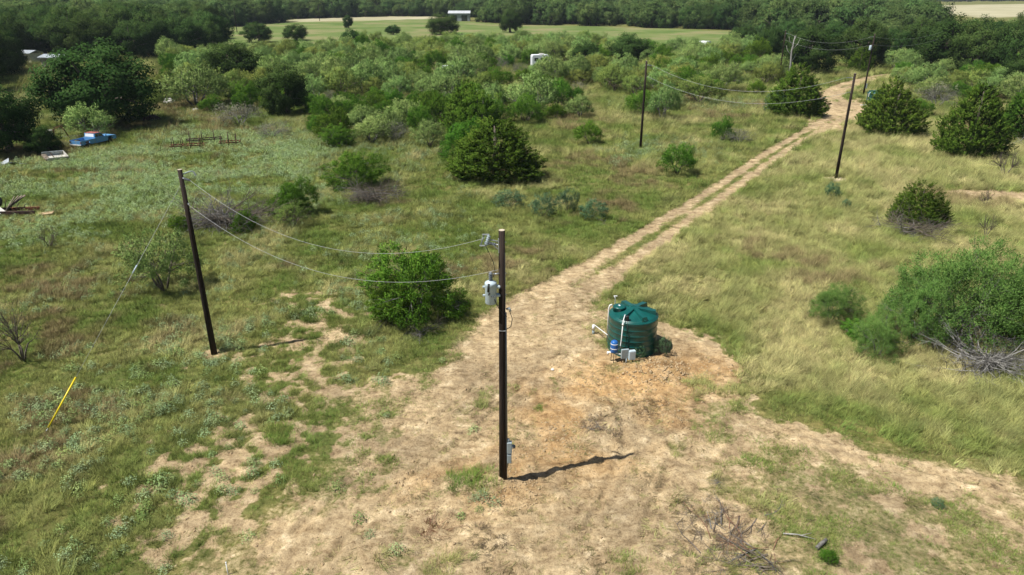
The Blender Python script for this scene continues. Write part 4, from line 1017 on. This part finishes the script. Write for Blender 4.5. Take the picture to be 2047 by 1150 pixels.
for a, t in (((2.21, 48.23, 1.98, 1.83), 'low blue-green bushy weed left of the track'), ((3.98, 49.40, 1.88, 1.92), 'taller blue-green bushy weed left of the track'), ((5.75, 47.71, 2.17, 1.43), 'dull blue-green bushy weed beside the dead stump'), ((-0.13, 50.88, 2.60, 1.30), 'wide low blue-green weed patch near the broad cedar')):
    plant('blue_bush', *a, t, 'blue_green_bush', SH)
plant('blue_bush', 5.60, 27.30, 0.73, 0.67, 'leafy dark green weed at the foot of the water tank', 'leafy_weed', 'weed')
plant('blue_bush', 6.68, 27.59, 0.78, 0.97, 'pale leafy weed in the tank shadow', 'leafy_weed', 'weed')
plant('bright_bush', 8.96, 15.32, 0.55, 0.47, 'small dark green seedling beside the cut log', 'green_seedling', 'weed')
plant('blue_bush', 13.42, 17.64, 0.43, 0.34, 'small grey-green seedling on the mown ground', 'green_seedling', 'weed')
# left: oaks round the scrap yard
plant('oak', -49.07, 85.32, 13.26, 9.41, 'big round dark oak shading the ground by the blue pickup', 'oak_tree', TR, var=0)
plant('mesquite', -46.04, 77.51, 5.90, 3.84, 'pale olive bush in front of the big round oak', 'mesquite_bush', SH)
plant('oak', -49.84, 69.00, 7.35, 6.60, 'dark oak overhanging the truck bed scrap', 'oak_tree', TR, var=1)
plant('oak', -45.87, 68.69, 3.42, 2.88, 'low dark oak scrub beside the truck bed', 'oak_tree', TR, var=2)
plant('oak', -48.46, 126.62, 11.64, 6.87, 'round dark oak among pale mesquites', 'oak_tree', TR, var=2)
plant('olive_mesquite', -44.65, 119.43, 4.76, 3.15, 'bright bush at the foot of the round oak', 'green_bush', SH)
plant('oak', -29.27, 92.75, 6.72, 6.29, 'dense dark evergreen standing at the brush edge', 'oak_tree', TR, var=1)
plant('mesquite', -44.05, 100.05, 9.86, 5.73, 'spreading pale mesquite between the two dark oaks', 'mesquite_tree', TR)
plant('grey_brush', -32.74, 85.09, 7.03, 2.69, 'wide leafless reddish-grey thicket shrub', 'grey_shrub', SH)
plant('grey_brush', -26.40, 77.41, 5.02, 1.77, 'low grey bare brush above the rusty racks', 'grey_shrub', SH)
plant('near_bush', -17.92, 72.40, 3.69, 2.42, 'bright green bush at the edge of the brush', 'green_bush', SH)
plant('mesquite', -14.90, 74.87, 5.18, 2.83, 'pale mesquite with dark stems at the brush edge', 'mesquite_tree', TR)
plant('grey_brush', -12.53, 75.10, 4.24, 2.37, 'dark tangled bare shrub at the brush edge', 'grey_shrub', SH)
plant('near_mesquite', -8.49, 72.53, 4.00, 2.81, 'pale shrub beside the pointed cedar', 'mesquite_bush', SH)
plant('bright_bush', 6.38, 94.09, 5.76, 4.42, 'feathery green bush in the middle of the brush edge', 'green_bush', SH)
plant('mesquite', 8.57, 90.47, 3.91, 2.89, 'pale bush below the feathery green bush', 'mesquite_bush', SH)
plant('mesquite', 18.71, 88.86, 4.65, 4.89, 'pale mesquite with one dark trunk behind the wired pole', 'mesquite_tree', TR)
plant('olive_mesquite', 26.43, 101.69, 7.40, 4.11, 'wide dark-based green bush near the wire span', 'green_bush', SH)
plant('oak', 26.13, 165.14, 10.32, 6.08, 'dark oak rising from the pale brush', 'oak_tree', TR)
plant('oak', 15.71, 156.64, 7.46, 4.94, 'dark-stemmed tree beside the white trailer', 'oak_tree', TR)
plant('bright_bush', 49.89, 156.22, 6.38, 2.56, 'olive green mound of brush near the dead snag', 'green_bush', SH)
plant('bright_bush', 36.89, 143.37, 5.09, 2.47, 'rounded dark green bush in the pale brush', 'green_bush', SH)
plant('grey_brush', 58.17, 98.03, 6.13, 3.52, 'grey twiggy mesquite beside the distant tank', 'grey_shrub', SH)
plant('bright_bush', 52.31, 91.61, 3.19, 2.24, 'small bright bush beside the wide cedar', 'green_shrub', SH)
plant('broad_cedar', 68.11, 143.15, 4.69, 5.08, 'dark cedar at the foot of the distant transformer pole', 'cedar_tree', TR)
# lone trees along the pasture
for a, t in (((-70.08, 320.07, 4.71, 5.33), 'small lone dark tree out in the pasture'), ((-79.25, 231.98, 9.68, 5.83), 'round dark oak at the pasture edge near the field pole'), ((-70.24, 241.14, 9.08, 5.01), 'paler round oak at the pasture edge'), ((-25.64, 275.12, 12.18, 7.03), 'tall dark oak group before the grey barn'), ((-0.68, 287.24, 9.24, 8.46), 'tall dark oak breaking the pasture strip'), ((-43.65, 273.12, 5.86, 3.34), 'small dark oak in the brush below the pasture'), ((-46.24, 212.31, 5.73, 4.87), 'pointed dark tree in the brush below the pasture'), ((-27.08, 193.99, 2.89, 3.29), 'slim dark tree in the pale brush')):
    plant('oak', *a, t, 'oak_tree', TR)
# right: the oak wood round the far end of the track
for i, a in enumerate(((57.08, 141.51, 10.83, 8.78), (71.23, 150.18, 10.03, 9.72), (83.09, 159.49, 7.16, 7.39), (84.46, 143.45, 12.54, 10.49), (86.01, 135.93, 9.30, 9.71), (89.89, 130.70, 9.85, 9.59), (59.85, 171.51, 8.15, 7.46), (97.21, 176.85, 9.59, 9.22), (63.15, 203.94, 8.26, 6.04), (109.82, 171.87, 10.50, 9.38), (122.40, 176.69, 9.58, 10.32), (80.28, 185.36, 10.04, 7.79), (77.12, 204.30, 9.66, 7.56), (81.24, 113.89, 7.07, 6.52))):
    plant('oak', *a, 'dark oak in the wood round the far end of the dirt track', 'oak_tree', TR, 'oaks round the end of the track')
# dark oaks of the wood behind the scrap yard
WOOD_L = [(-77.45, 99.43), (-92.76, 140.05), (-101.08, 161.93), (-80.00, 169.07), (-74.30, 182.44), (-121.02, 298.61), (-254.61, 341.40)]
cnt = 0
for _ in range(9000):
    x = rng.uniform(-260, -62); y = rng.uniform(100, 330)
    if cnt < 120 and inpoly(np.array([x]), np.array([y]), WOOD_L)[0] and all((x - q[0]) ** 2 + (y - q[1]) ** 2 > (44 if y > 135 else 60) for q in PLACED):
        s = rng.uniform(8, 13); cnt += 1
        plant('oak', x, y, s, s * rng.uniform(.75, .98), 'dark oak in the wood behind the scrap yard', 'oak_tree', TR, 'oaks behind the scrap yard')

# ------------------------------------------------------------------ the mesquite brush: the 300 nearest as trees, the rest as one thicket
ROADPTS = np.array(TRACK)
def brush_points(poly, n, dmin, seed):
    r = np.random.default_rng(seed); out = []
    xs = [p[0] for p in poly]; ys = [p[1] for p in poly]
    cell = {}
    for q in PLACED: cell.setdefault((int(q[0] // 6), int(q[1] // 6)), []).append((q[0], q[1], q[2] * .45 + .8))
    cand = np.c_[r.uniform(min(xs), max(xs), n), r.uniform(min(ys), max(ys), n)]
    cand = cand[inpoly(cand[:, 0], cand[:, 1], poly)]
    gap = fbm(cand[:, 0] / 13, cand[:, 1] / 13, 3, 131)
    cand = cand[gap > .385]
    for x, y in cand:
        k = (int(x // 6), int(y // 6)); ok = True
        for i in (-1, 0, 1):
            for j in (-1, 0, 1):
                for a, b, m in cell.get((k[0] + i, k[1] + j), ()):
                    if (a - x) ** 2 + (b - y) ** 2 < m * m: ok = False; break
        if ok:
            cell.setdefault(k, []).append((x, y, dmin)); out.append((x, y))
    return out
KEEP_OUT = [(-11.41, 140.05), (6.50, 154.29), (54.83, 210.53), (-5.62, 128.13), (36.41, 201.44), (-1.87, 114.96), (-4.20, 159.67)]
pts = brush_points(BRUSH, 9000, 3.3, 3) + brush_points(BRUSH_R, 900, 3.3, 4)
def hidden_from(p, q, half, deep):
    L = math.hypot(*q); ux, uy = q[0] / L, q[1] / L; dx, dy = p[0] - q[0], p[1] - q[1]
    return -deep < dx * ux + dy * uy < 2.5 and abs(dx * uy - dy * ux) < half
pts = [p for p in pts if all((p[0] - q[0]) ** 2 + (p[1] - q[1] + 2.5) ** 2 > 16 for q in KEEP_OUT) and not any(hidden_from(p, q, h_, d_) for q, h_, d_ in (((-11.18, 138.34), 3.4, 15), ((5.85, 151.23), 3.4, 11), ((-47.66, 124.58), 5.5, 13), ((25.97, 164.24), 4.5, 12), ((50.83, 194.69), 3.0, 18)))]
pts.sort(key=lambda p: p[1])
MIX = [('mesquite', 'mesquite_tree', TR, 'pale grey-green mesquite tree in the brush', 5.4, 3.9), ('bright_bush', 'green_bush', SH, 'rounded bright green bush in the brush', 4.0, 3.0), ('olive_mesquite', 'mesquite_tree', TR, 'dull olive mesquite tree in the brush', 5.0, 3.5), ('grey_brush', 'grey_shrub', SH, 'bare grey shrub in the brush', 3.6, 2.2)]
def pick(x, y):
    v = fbm(np.array([x / 16]), np.array([y / 16]), 2, 151)[0] + random.gauss(0, .13)
    return 3 if random.random() < .07 else (1 if v > .60 else (2 if v < .42 else 0))
for x, y in pts[:300]:
    k, nm, cat, lb, w, h = MIX[pick(x, y)]; s = random.uniform(.72, 1.3)
    plant(k, x, y, w * s, h * s * random.uniform(.85, 1.15), lb, nm, cat, lb.split(' in the')[0] + ' plants of the brush')

# ------------------------------------------------------------------ scatter: points with attributes, instanced by geometry nodes
def joined(name, kname, i):
    cme, tme, uh, uw, _ = KIND[kname][i]
    me = bpy.data.meshes.new(name)
    nv = []; nf = []; mi = []; tone = []
    b = 0
    for j, s in enumerate((cme, tme)):
        v = np.empty(len(s.vertices) * 3, np.float32); s.vertices.foreach_get('co', v); v = v.reshape(-1, 3)
        for p in s.polygons:
            if len(p.vertices) <= 4: nf.append(tuple(q + b for q in p.vertices)); mi.append(j)
        nv.append(v); b += len(v)
        if j == 0:
            t = np.empty(len(v), np.float32); s.attributes['tone'].data.foreach_get('value', t); tone.append(t)
            cn = np.empty(len(v) * 3, np.float32); s.attributes['cn'].data.foreach_get('vector', cn)
        else: tone.append(np.zeros(len(v))); cn = np.concatenate([cn, np.zeros(len(v) * 3, np.float32)])
    V = np.concatenate(nv); V[:, :2] /= uw; V[:, 2] /= uh
    me.from_pydata(V.tolist(), [], nf)
    for s in (cme, tme): me.materials.append(s.materials[0])
    me.polygons.foreach_set('material_index', mi)
    me.attributes.new('tone', 'FLOAT', 'POINT').data.foreach_set('value', np.concatenate(tone).astype(np.float32))
    me.attributes.new('cn', 'FLOAT_VECTOR', 'POINT').data.foreach_set('vector', cn)
    return bpy.data.objects.new(name, me)

def scatter(name, protos, P, rot, scl, col, label, cat, tilt=None):
    n = len(P); r = np.random.default_rng(len(P))
    me = bpy.data.meshes.new(name); me.vertices.add(n); me.vertices.foreach_set('co', np.asarray(P, np.float32).ravel())
    e = np.zeros((n, 3)); e[:, 2] = rot
    if tilt is not None: e[:, :2] = tilt
    me.attributes.new('rot', 'FLOAT_VECTOR', 'POINT').data.foreach_set('vector', e.astype(np.float32).ravel())
    me.attributes.new('scl', 'FLOAT_VECTOR', 'POINT').data.foreach_set('vector', np.asarray(scl, np.float32).ravel())
    me.attributes.new('idx', 'INT', 'POINT').data.foreach_set('value', r.integers(0, len(protos), n).astype(np.int32))
    if col is not None: me.attributes.new('col', 'FLOAT_VECTOR', 'POINT').data.foreach_set('vector', np.asarray(col, np.float32).ravel())
    ng = bpy.data.node_groups.new(name, 'GeometryNodeTree')
    ng.interface.new_socket('Geometry', in_out='INPUT', socket_type='NodeSocketGeometry'); ng.interface.new_socket('Geometry', in_out='OUTPUT', socket_type='NodeSocketGeometry')
    N = ng.nodes; L = ng.links
    gi = N.new('NodeGroupInput'); go = N.new('NodeGroupOutput'); ip = N.new('GeometryNodeInstanceOnPoints'); jn = N.new('GeometryNodeJoinGeometry')
    for p in protos:
        oi = N.new('GeometryNodeObjectInfo'); oi.inputs['Object'].default_value = p; oi.inputs['As Instance'].default_value = True
        L.new(oi.outputs['Geometry'], jn.inputs[0])
    def at(a, t):
        x = N.new('GeometryNodeInputNamedAttribute'); x.data_type = t; x.inputs['Name'].default_value = a; return x.outputs['Attribute']
    er = N.new('FunctionNodeEulerToRotation'); L.new(at('rot', 'FLOAT_VECTOR'), er.inputs[0])
    L.new(gi.outputs[0], ip.inputs['Points']); L.new(jn.outputs[0], ip.inputs['Instance']); ip.inputs['Pick Instance'].default_value = True
    L.new(at('idx', 'INT'), ip.inputs['Instance Index']); L.new(er.outputs[0], ip.inputs['Rotation']); L.new(at('scl', 'FLOAT_VECTOR'), ip.inputs['Scale'])
    L.new(ip.outputs[0], go.inputs[0])
    o = link(name, me); m = o.modifiers.new('scatter', 'NODES'); m.node_group = ng
    return set_props(o, label, cat, None, 'stuff')

def tree_scatter(name, protos, xy, w, h, label, cat):
    xy = np.asarray(xy); n = len(xy); r = np.random.default_rng(n)
    s = r.uniform(.7, 1.3, n); W = w * s; Hh = h * s * r.uniform(.85, 1.2, n)
    scatter(name, protos, np.c_[xy, np.full(n, -.1)], r.uniform(0, 6.28, n), np.c_[W, W, Hh], None, label, cat)
rest = pts[300:]
protos = [joined('thicket_shrub', 'mesquite', i) for i in range(4)] + [joined('thicket_shrub', 'olive_mesquite', i) for i in range(2)] + [joined('thicket_shrub', 'bright_bush', 0)]
if rest: tree_scatter('mesquite_thicket', protos, rest, 5.4, 3.8, 'distant pale mesquite thicket below the pasture', 'thicket')
gapp = brush_points([(108.38, 193.08), (183.27, 322.92), (276.37, 322.92), (167.39, 193.08)], 1800, 4.5, 9)
if gapp: tree_scatter('mesquite_thicket', protos, gapp, 5.4, 3.4, 'low pale brush between the oaks and the dry field', 'thicket')
# far woods
r = np.random.default_rng(77)
def wedge(n, y0, y1, ratio=.80):
    y = np.sqrt(r.uniform(y0 * y0, y1 * y1, n)); return np.c_[r.uniform(-ratio, ratio, n) * y, y]
w = np.concatenate([wedge(9000, 240, 700), wedge(6500, 600, 1500)])
fp, fd = far_masks(w[:, 0], w[:, 1])
BRUSH_X = inpoly(w[:, 0], w[:, 1], BRUSH)
FRONT = inpoly(w[:, 0], w[:, 1], [(-148.74, 306.30), (-126.03, 298.61), (-119.39, 385.38), (-47.86, 467.83), (-5.61, 356.69), (42.05, 336.59), (89.74, 306.30), (65.10, 210.53), (10.45, 201.44), (-65.99, 185.36)])
SETTLE = inpoly(w[:, 0], w[:, 1], [(-317.70, 566.47), (-498.16, 902.64), (-455.13, 902.64), (-283.80, 566.47)])
TRK = inpoly(w[:, 0], w[:, 1], [(-43.49, 398.17), (-11.20, 385.38), (-12.83, 442.09), (-40.84, 458.93)])
GAP = inpoly(w[:, 0], w[:, 1], [(106.71, 185.36), (431.82, 786.34), (580.31, 1058.93), (1054.83, 1159.12), (173.52, 185.36)])
keep = ~GAP & (fp < .2) & (fd < .2) & ~BRUSH_X & ~FRONT & ~SETTLE & ~TRK & (fbm(w[:, 0] / 40, w[:, 1] / 40, 2, 171) > .30)
fo = [joined('wood_oak', 'far_oak', i) for i in range(4)]
tree_scatter('far_woodland', fo, w[keep], 11, 8.8, 'far dark oak woodland stretching to the horizon', 'woodland')
# row of trees along the far side of the pasture
row = [(75.10, 318.60), (83.62, 314.40), (91.79, 306.30), (101.56, 298.61)]
rp = []
for i in range(3):
    for t in np.arange(0, 1, .12): rp.append((row[i][0] + (row[i + 1][0] - row[i][0]) * t + r.uniform(-1, 1), row[i][1] + (row[i + 1][1] - row[i][1]) * t + r.uniform(-1, 6)))
for x, y in rp:
    s = r.uniform(8.5, 11)
    plant('oak', x, y, s, s * 1.0, 'dark green tree in the dense row along the pasture', 'oak_tree', TR, 'tree row along the pasture')

# ------------------------------------------------------------------ grass, weeds and straw
def blades(seed, n, h, spread, wid, lean, curl, seg=3, flop=0.0):
    r = np.random.default_rng(seed); V = []; F = []; T = []
    for i in range(n):
        a = r.uniform(0, 6.283); q = spread * math.sqrt(r.uniform())
        p = np.array([q * math.cos(a), q * math.sin(a), -.01])
        L = h * r.uniform(.55, 1.15); yaw = r.uniform(0, 6.283)
        d = np.array([lean + .45 * math.cos(yaw) + flop * math.cos(a), .45 * math.sin(yaw) + flop * math.sin(a), 1.0]); d /= np.linalg.norm(d)
        side = np.array([-d[1], d[0], 0]) + r.normal(0, .3, 3); side /= np.linalg.norm(side)
        b = len(V); t = r.beta(2, 2)
        for k in range(seg + 1):
            w = wid * (1 - k / seg) * .5 + .0006
            V += [p - side * w, p + side * w]; T += [t, t]
            d = d + np.array([lean * .35, 0, -curl]) ; d /= np.linalg.norm(d); p = p + d * L / seg; p[2] = max(p[2], .005)
        for k in range(seg): F.append((b + 2 * k, b + 2 * k + 1, b + 2 * k + 3, b + 2 * k + 2))
    return bpy.data.objects.new('tuft', np_mesh('tuft', V, F, ['grass_blade'], dict(tone=T)))

def weed(seed, n, h, rad, L, W):
    r = np.random.default_rng(seed)
    d = unit(r.normal(size=(n, 3))); d[:, 2] = np.abs(d[:, 2]); c = d * np.array([rad, rad, h]) * (r.uniform(.35, 1, n) ** .6)[:, None] * (.7 + .6 * vnoise(d[:, 0] * 3 + 5, d[:, 1] * 3 + 5, seed))[:, None]
    nrm = unit(d + .6 * r.normal(size=(n, 3)) + np.array([0, 0, .5]))
    V, F, t = leaves(c, np.cross(nrm, r.normal(size=(n, 3))), nrm, L, W, r)
    return bpy.data.objects.new('weed', np_mesh('weed', V, F, ['grass_blade'], dict(tone=t)))

LONG = [blades(i, 46, .50, .17, .012, .40, .15, 4) for i in range(3)]
SHORT = [blades(10 + i, 40, .24, .17, .010, .12, .10, 2, .5) for i in range(3)]
TURF = [blades(20 + i, 34, .11, .20, .011, .1, .15, 2, .7) for i in range(2)]
STRAW = [blades(30 + i, 22, .34, .26, .010, .9, .55, 3, 1.6) for i in range(3)]
WEED = [weed(40 + i, 150, .30, .24, .055, .03) for i in range(3)]

r = np.random.default_rng(5)
def area(n_per_m2, y0, y1, ratio=.84, pad=3):
    A = (y1 - y0) * (ratio * (y0 + y1) + 2 * pad); n = int(A * n_per_m2)
    y = r.uniform(y0, y1, n * 2); k = r.uniform(0, 1, n * 2) < (ratio * y + pad) / (ratio * y1 + pad); y = y[k]
    return np.c_[r.uniform(-1, 1, len(y)) * (ratio * y + pad), y]
def zones(p):
    x, y = p[:, 0], p[:, 1]
    m = masks(x, y)
    wx = x + 3 * (fbm(x / 4, y / 4, 2, 205) - .5); wy = y + 3 * (fbm(x / 4, y / 4, 2, 209) - .5)
    m['long'] = softpoly(wx, wy, LONG_R, 2.0); m['meadow'] = softpoly(wx, wy, MEADOW, 3.0)
    m['clear'] = softpoly(wx, wy, BARE, 1.0)
    m['n1'] = fbm(x / 3.2, y / 3.2, 3, 211); m['n2'] = fbm(x / 1.1, y / 1.1, 3, 221); m['n3'] = fbm(x / 9, y / 9, 2, 231)
    m['wood'] = inpoly(x, y, BRUSH)
    return m
P_STRAW, P_OLIVE, P_GREEN, P_BRIGHT, P_SILVER, P_BROWN, P_DEEP = [np.array(c) for c in ((.54, .50, .22), (.33, .36, .115), (.21, .29, .07), (.17, .31, .05), (.33, .43, .22), (.32, .245, .13), (.11, .16, .042))]
def lerp(a, b, t): return a + (b - a) * np.clip(t, 0, 1)[:, None]
def colour(m, base='mix'):
    n = len(m['n1'])
    g = lerp(P_GREEN[None], P_OLIVE[None], sstep(.3, .6, m['n1'])); g = lerp(g, P_STRAW[None], sstep(.48, .75, m['n1'] + .36 * m['long'] - .08 + .25 * (m['n2'] - .5)))
    g = lerp(g, P_OLIVE[None] * 1.05, .55 * m['long'] * (m['n1'] < .55))
    g = lerp(g, P_DEEP[None], sstep(.62, .8, m['n2']) * .8 * (1 - .6 * m['long']))
    g = lerp(g, P_BROWN[None], sstep(.66, .85, m['n3'] + .5 * (m['n2'] - .5)) * .8)
    return g * r.uniform(.55, 1.4, n)[:, None]
def put(name, protos, p, m, sc, col, label, cat, yaw=None, zsc=None):
    n = len(p); z = height(p[:, 0], p[:, 1]) - .01
    rot = r.uniform(0, 6.283, n) if yaw is None else yaw
    s = sc * r.uniform(.65, 1.35, n); S = np.c_[s, s, s * (1 if zsc is None else zsc)]
    scatter(name, protos, np.c_[p, z], rot, S, col, label, cat)
def sub(m, k): return {a: v[k] for a, v in m.items()}

far_s = lambda p: 1 + np.clip((p[:, 1] - 40) / 45, 0, 2.2)
# long wind-bent grass
p = np.concatenate([area(16, 14, 45), area(7, 45, 100), area(2.0, 100, 170)])
m = zones(p); q = r.uniform(0, 1, len(p))
dens = (.95 * m['long'] + (1 - m['long']) * .34 * sstep(.42, .62, m['n1'])) * (1 - m['bare']) * (1 - .9 * m['clear'] * (m['n1'] < .62)) * (1 - .7 * m['meadow']) * (1 - .6 * m['near_left']) * (.45 + .9 * m['n2'])
k = (q < dens) & (m['track'] > 1.25); p = p[k]; m = sub(m, k)
put('long_grass', LONG, p, m, far_s(p) * (.55 + .85 * m['n2']), colour(m), 'long straw-coloured wind-bent grass on the open ground', 'grass', r.normal(.65, .85, len(p)) + 2.5 * (m['n3'] - .5))
# short green and olive grass
p = np.concatenate([area(46, 11, 32), area(24, 32, 55), area(8, 55, 110), area(1.6, 110, 200)])
m = zones(p); q = r.uniform(0, 1, len(p))
dens = (1 - m['bare']) * (1 - .55 * m['long']) * (.45 + .9 * m['n2']) * (1 - .72 * m['clear'])
k = (q < dens) & ((m['track'] > 1.1) | (m['track'] < .45)); p = p[k]; m = sub(m, k)
put('short_grass', SHORT, p, m, far_s(p) * (.75 + .5 * m['n2']) * (1 - .2 * m['near_left']) * np.where(m['track'] < .5, .6, 1) * (1 - .45 * m['clear']), colour(m), 'short green and olive grass with bare gaps', 'grass')
# clumps that stand out on the cleared ground
CL = [(*(-1.63, 18.74), .55, 1.1, 0), (*(-1.04, 19.34), .35, .8, 0), (*(-0.84, 18.48), .35, .9, 1), (*(7.72, 24.84), .7, 1.1, 2), (*(9.01, 24.33), .6, 1.1, 2), (*(8.41, 17.48), .7, .9, 2), (*(7.62, 17.95), .5, .9, 2), (*(9.06, 15.98), .8, .8, 1), (*(1.03, 23.34), .22, .6, 0), (*(-2.02, 15.01), .5, .9, 2), (*(3.35, 15.20), .5, .8, 1), (*(7.35, 21.82), .7, .7, 1), (*(4.40, 28.58), .5, .9, 1), (*(4.23, 30.12), .6, .9, 2), (*(-7.05, 18.94), .8, .9, 1), (*(-8.49, 21.50), .6, .9, 0)]
cp = []; cc_ = []; cs = []
for x, y, rad, sc, kd in CL:
    n = int(75 * rad * rad) + 12; a = r.uniform(0, 6.283, n); q = rad * np.sqrt(r.uniform(0, 1, n)) * (.6 + .8 * vnoise(np.cos(a) * 2 + x, np.sin(a) * 2 + y, 3))
    cp.append(np.c_[x + q * np.cos(a), y + q * np.sin(a)]); cs.append(np.full(n, sc)); cc_.append(np.array([P_BRIGHT * .5 + P_GREEN * .55, P_GREEN * .6 + P_OLIVE * .5, P_OLIVE * .7 + P_STRAW * .4][kd])[None] * r.uniform(.65, 1.3, n)[:, None])
cp = np.concatenate(cp); cs = np.concatenate(cs); cc_ = np.concatenate(cc_)
put('grass_clumps', SHORT, cp, None, cs, cc_, 'separate green grass clumps standing on the cleared ground', 'grass')
# turf on the mown and dug ground
p = area(46, 10, 34); m = zones(p); q = r.uniform(0, 1, len(p))
k = (q < .55 * sstep(.55, .66, m['n2'] * .95 + m['n1'] * .12) * (.35 + m['clear']) + .02) & (m['bare'] < .9); p = p[k]; m = sub(m, k)
c = lerp(P_GREEN[None], P_OLIVE[None], m['n3'] + r.uniform(-.5, .5, len(p))) * r.uniform(.7, 1.3, len(p))[:, None]
put('turf_tufts', TURF, p, m, .75 + .5 * m['n2'], c, 'low bright green turf on the cleared ground', 'grass')
# silver-green weeds
p = np.concatenate([area(7, 11, 45), area(8, 45, 110)])
m = zones(p); q = r.uniform(0, 1, len(p)); band = fbm(p[:, 0] / 7, p[:, 1] / 2.2, 3, 241)
left = sstep(2, -8, p[:, 0])
SIL = np.zeros(len(p))
for sx, sy, sr in ((-6.51, 42.30) + (3.2,), (-8.51, 33.65) + (2.0,), (15.64, 71.26) + (4,), (13.19, 68.90) + (3,), (-24.42, 73.77) + (8,), (-13.67, 28.09) + (2.5,), (-15.39, 23.88) + (3,), (28.89, 101.73) + (5,), (20.36, 101.73) + (4,), (-5.47, 124.58) + (6,), (-1.73, 21.82) + (.5,), (-9.68, 18.43) + (2,)):
    SIL = np.maximum(SIL, np.exp(-((p[:, 0] - sx) ** 2 + (p[:, 1] - sy) ** 2) / (sr * sr)))
k = q < (m['meadow'] * sstep(.40, .58, band) * .95 + .32 * left * sstep(.52, .7, m['n1'] * .6 + m['n2'] * .5) + .8 * SIL * sstep(.35, .5, m['n2'])) * (1 - .8 * m['bare']) * (m['track'] > 1.5)
p = p[k]; m = sub(m, k)
c = lerp(P_SILVER[None], P_GREEN[None] * 1.2, r.uniform(-.3, .8, len(p))) * (r.uniform(.8, 1.25, len(p)) * (1 + .2 * m['meadow']))[:, None]
put('silver_weeds', WEED, p, m, far_s(p) ** .7 * .95, c, 'low silver-green leafy weeds spreading through the grass', 'weeds')
# fallen straw and chaff
p = area(34, 10, 36); m = zones(p); q = r.uniform(0, 1, len(p))
k = (q < sstep(.40, .65, m['n1'] * .5 + m['n2'] * .5) * (.18 + .20 * m['clear']) * (1 - .5 * m['orange'])) ; p = p[k]; m = sub(m, k)
c = lerp(P_BROWN[None] * .6, P_STRAW[None] * 1.15, r.uniform(-.2, 1.1, len(p))) * r.uniform(.6, 1.2, len(p))[:, None]
for x, y, rad, col_ in ((*(-2.18, 16.70), .45, (.17, .075, .035)), (*(-2.68, 17.14), .4, (.17, .08, .04)), (*(-0.64, 16.08), .7, (.16, .125, .09)), (*(3.59, 22.14), .8, (.18, .14, .10)), (*(4.27, 18.94), .6, (.42, .34, .2)), (*(5.37, 23.16), .7, (.17, .12, .075)), (*(8.49, 17.71), 1.2, (.36, .3, .17)), (*(6.44, 16.60), 1.2, (.24, .19, .13)), (*(5.43, 15.58), 1.0, (.34, .27, .17))):
    n = int(70 * rad * rad) + 8; a = r.uniform(0, 6.283, n); q = rad * np.sqrt(r.uniform(0, 1, n))
    p = np.r_[p, np.c_[x + q * np.cos(a), y + q * np.sin(a)]]; c = np.r_[c, np.array(col_)[None] * r.uniform(.6, 1.3, n)[:, None]]
m = zones(p)
put('dry_straw', STRAW, p, m, .55 + .5 * m['n2'], c, 'dry fallen straw lying on the cleared soil', 'straw', None, .35)
# crumbs of soil
def crumb(seed):
    r_ = np.random.default_rng(seed); mb = MB().lathe([(.5, -.4), (.95, 0), (.6, .55), (.1, .75)], n=5, smooth=False)
    mb.v = [tuple(np.array(v) * r_.uniform(.7, 1.25, 3)) for v in mb.v]
    return bpy.data.objects.new('crumb', mb.mesh('crumb', 'soil_clod'))
p = area(42, 10, 34); m = zones(p); k = r.uniform(0, 1, len(p)) < m['bare'] * (.3 + .75 * softpoly(p[:, 0], p[:, 1], ORANGE, 2.2)) * sstep(.35, .6, m['n2']); p = p[k]
put('soil_crumbs', [crumb(1), crumb(2), crumb(3)], p, None, .028 * r.uniform(.5, 1.9, len(p)) ** 1.3, None, 'small crumbs of soil scattered over the dug ground', 'soil')

# ------------------------------------------------------------------ thin air that pales the far woods
hm = bpy.data.materials.new('haze_air'); hm.use_nodes = True; MATS['haze_air'] = hm
hm.node_tree.nodes.remove(hm.node_tree.nodes['Principled BSDF'])
pv = hm.node_tree.nodes.new('ShaderNodeVolumePrincipled'); pv.inputs['Color'].default_value = (.75, .85, 1, 1); pv.inputs['Density'].default_value = .0001
hm.node_tree.links.new(pv.outputs[0], hm.node_tree.nodes['Material Output'].inputs['Volume'])
hz_o = MB().box((0, 2500, 11), (5600, 5600, 26)).build('haze', 'haze_air'); hz_o['kind'] = 'stuff'; hz_o['label'] = 'thin bluish haze over the far woods'; hz_o['category'] = 'haze'
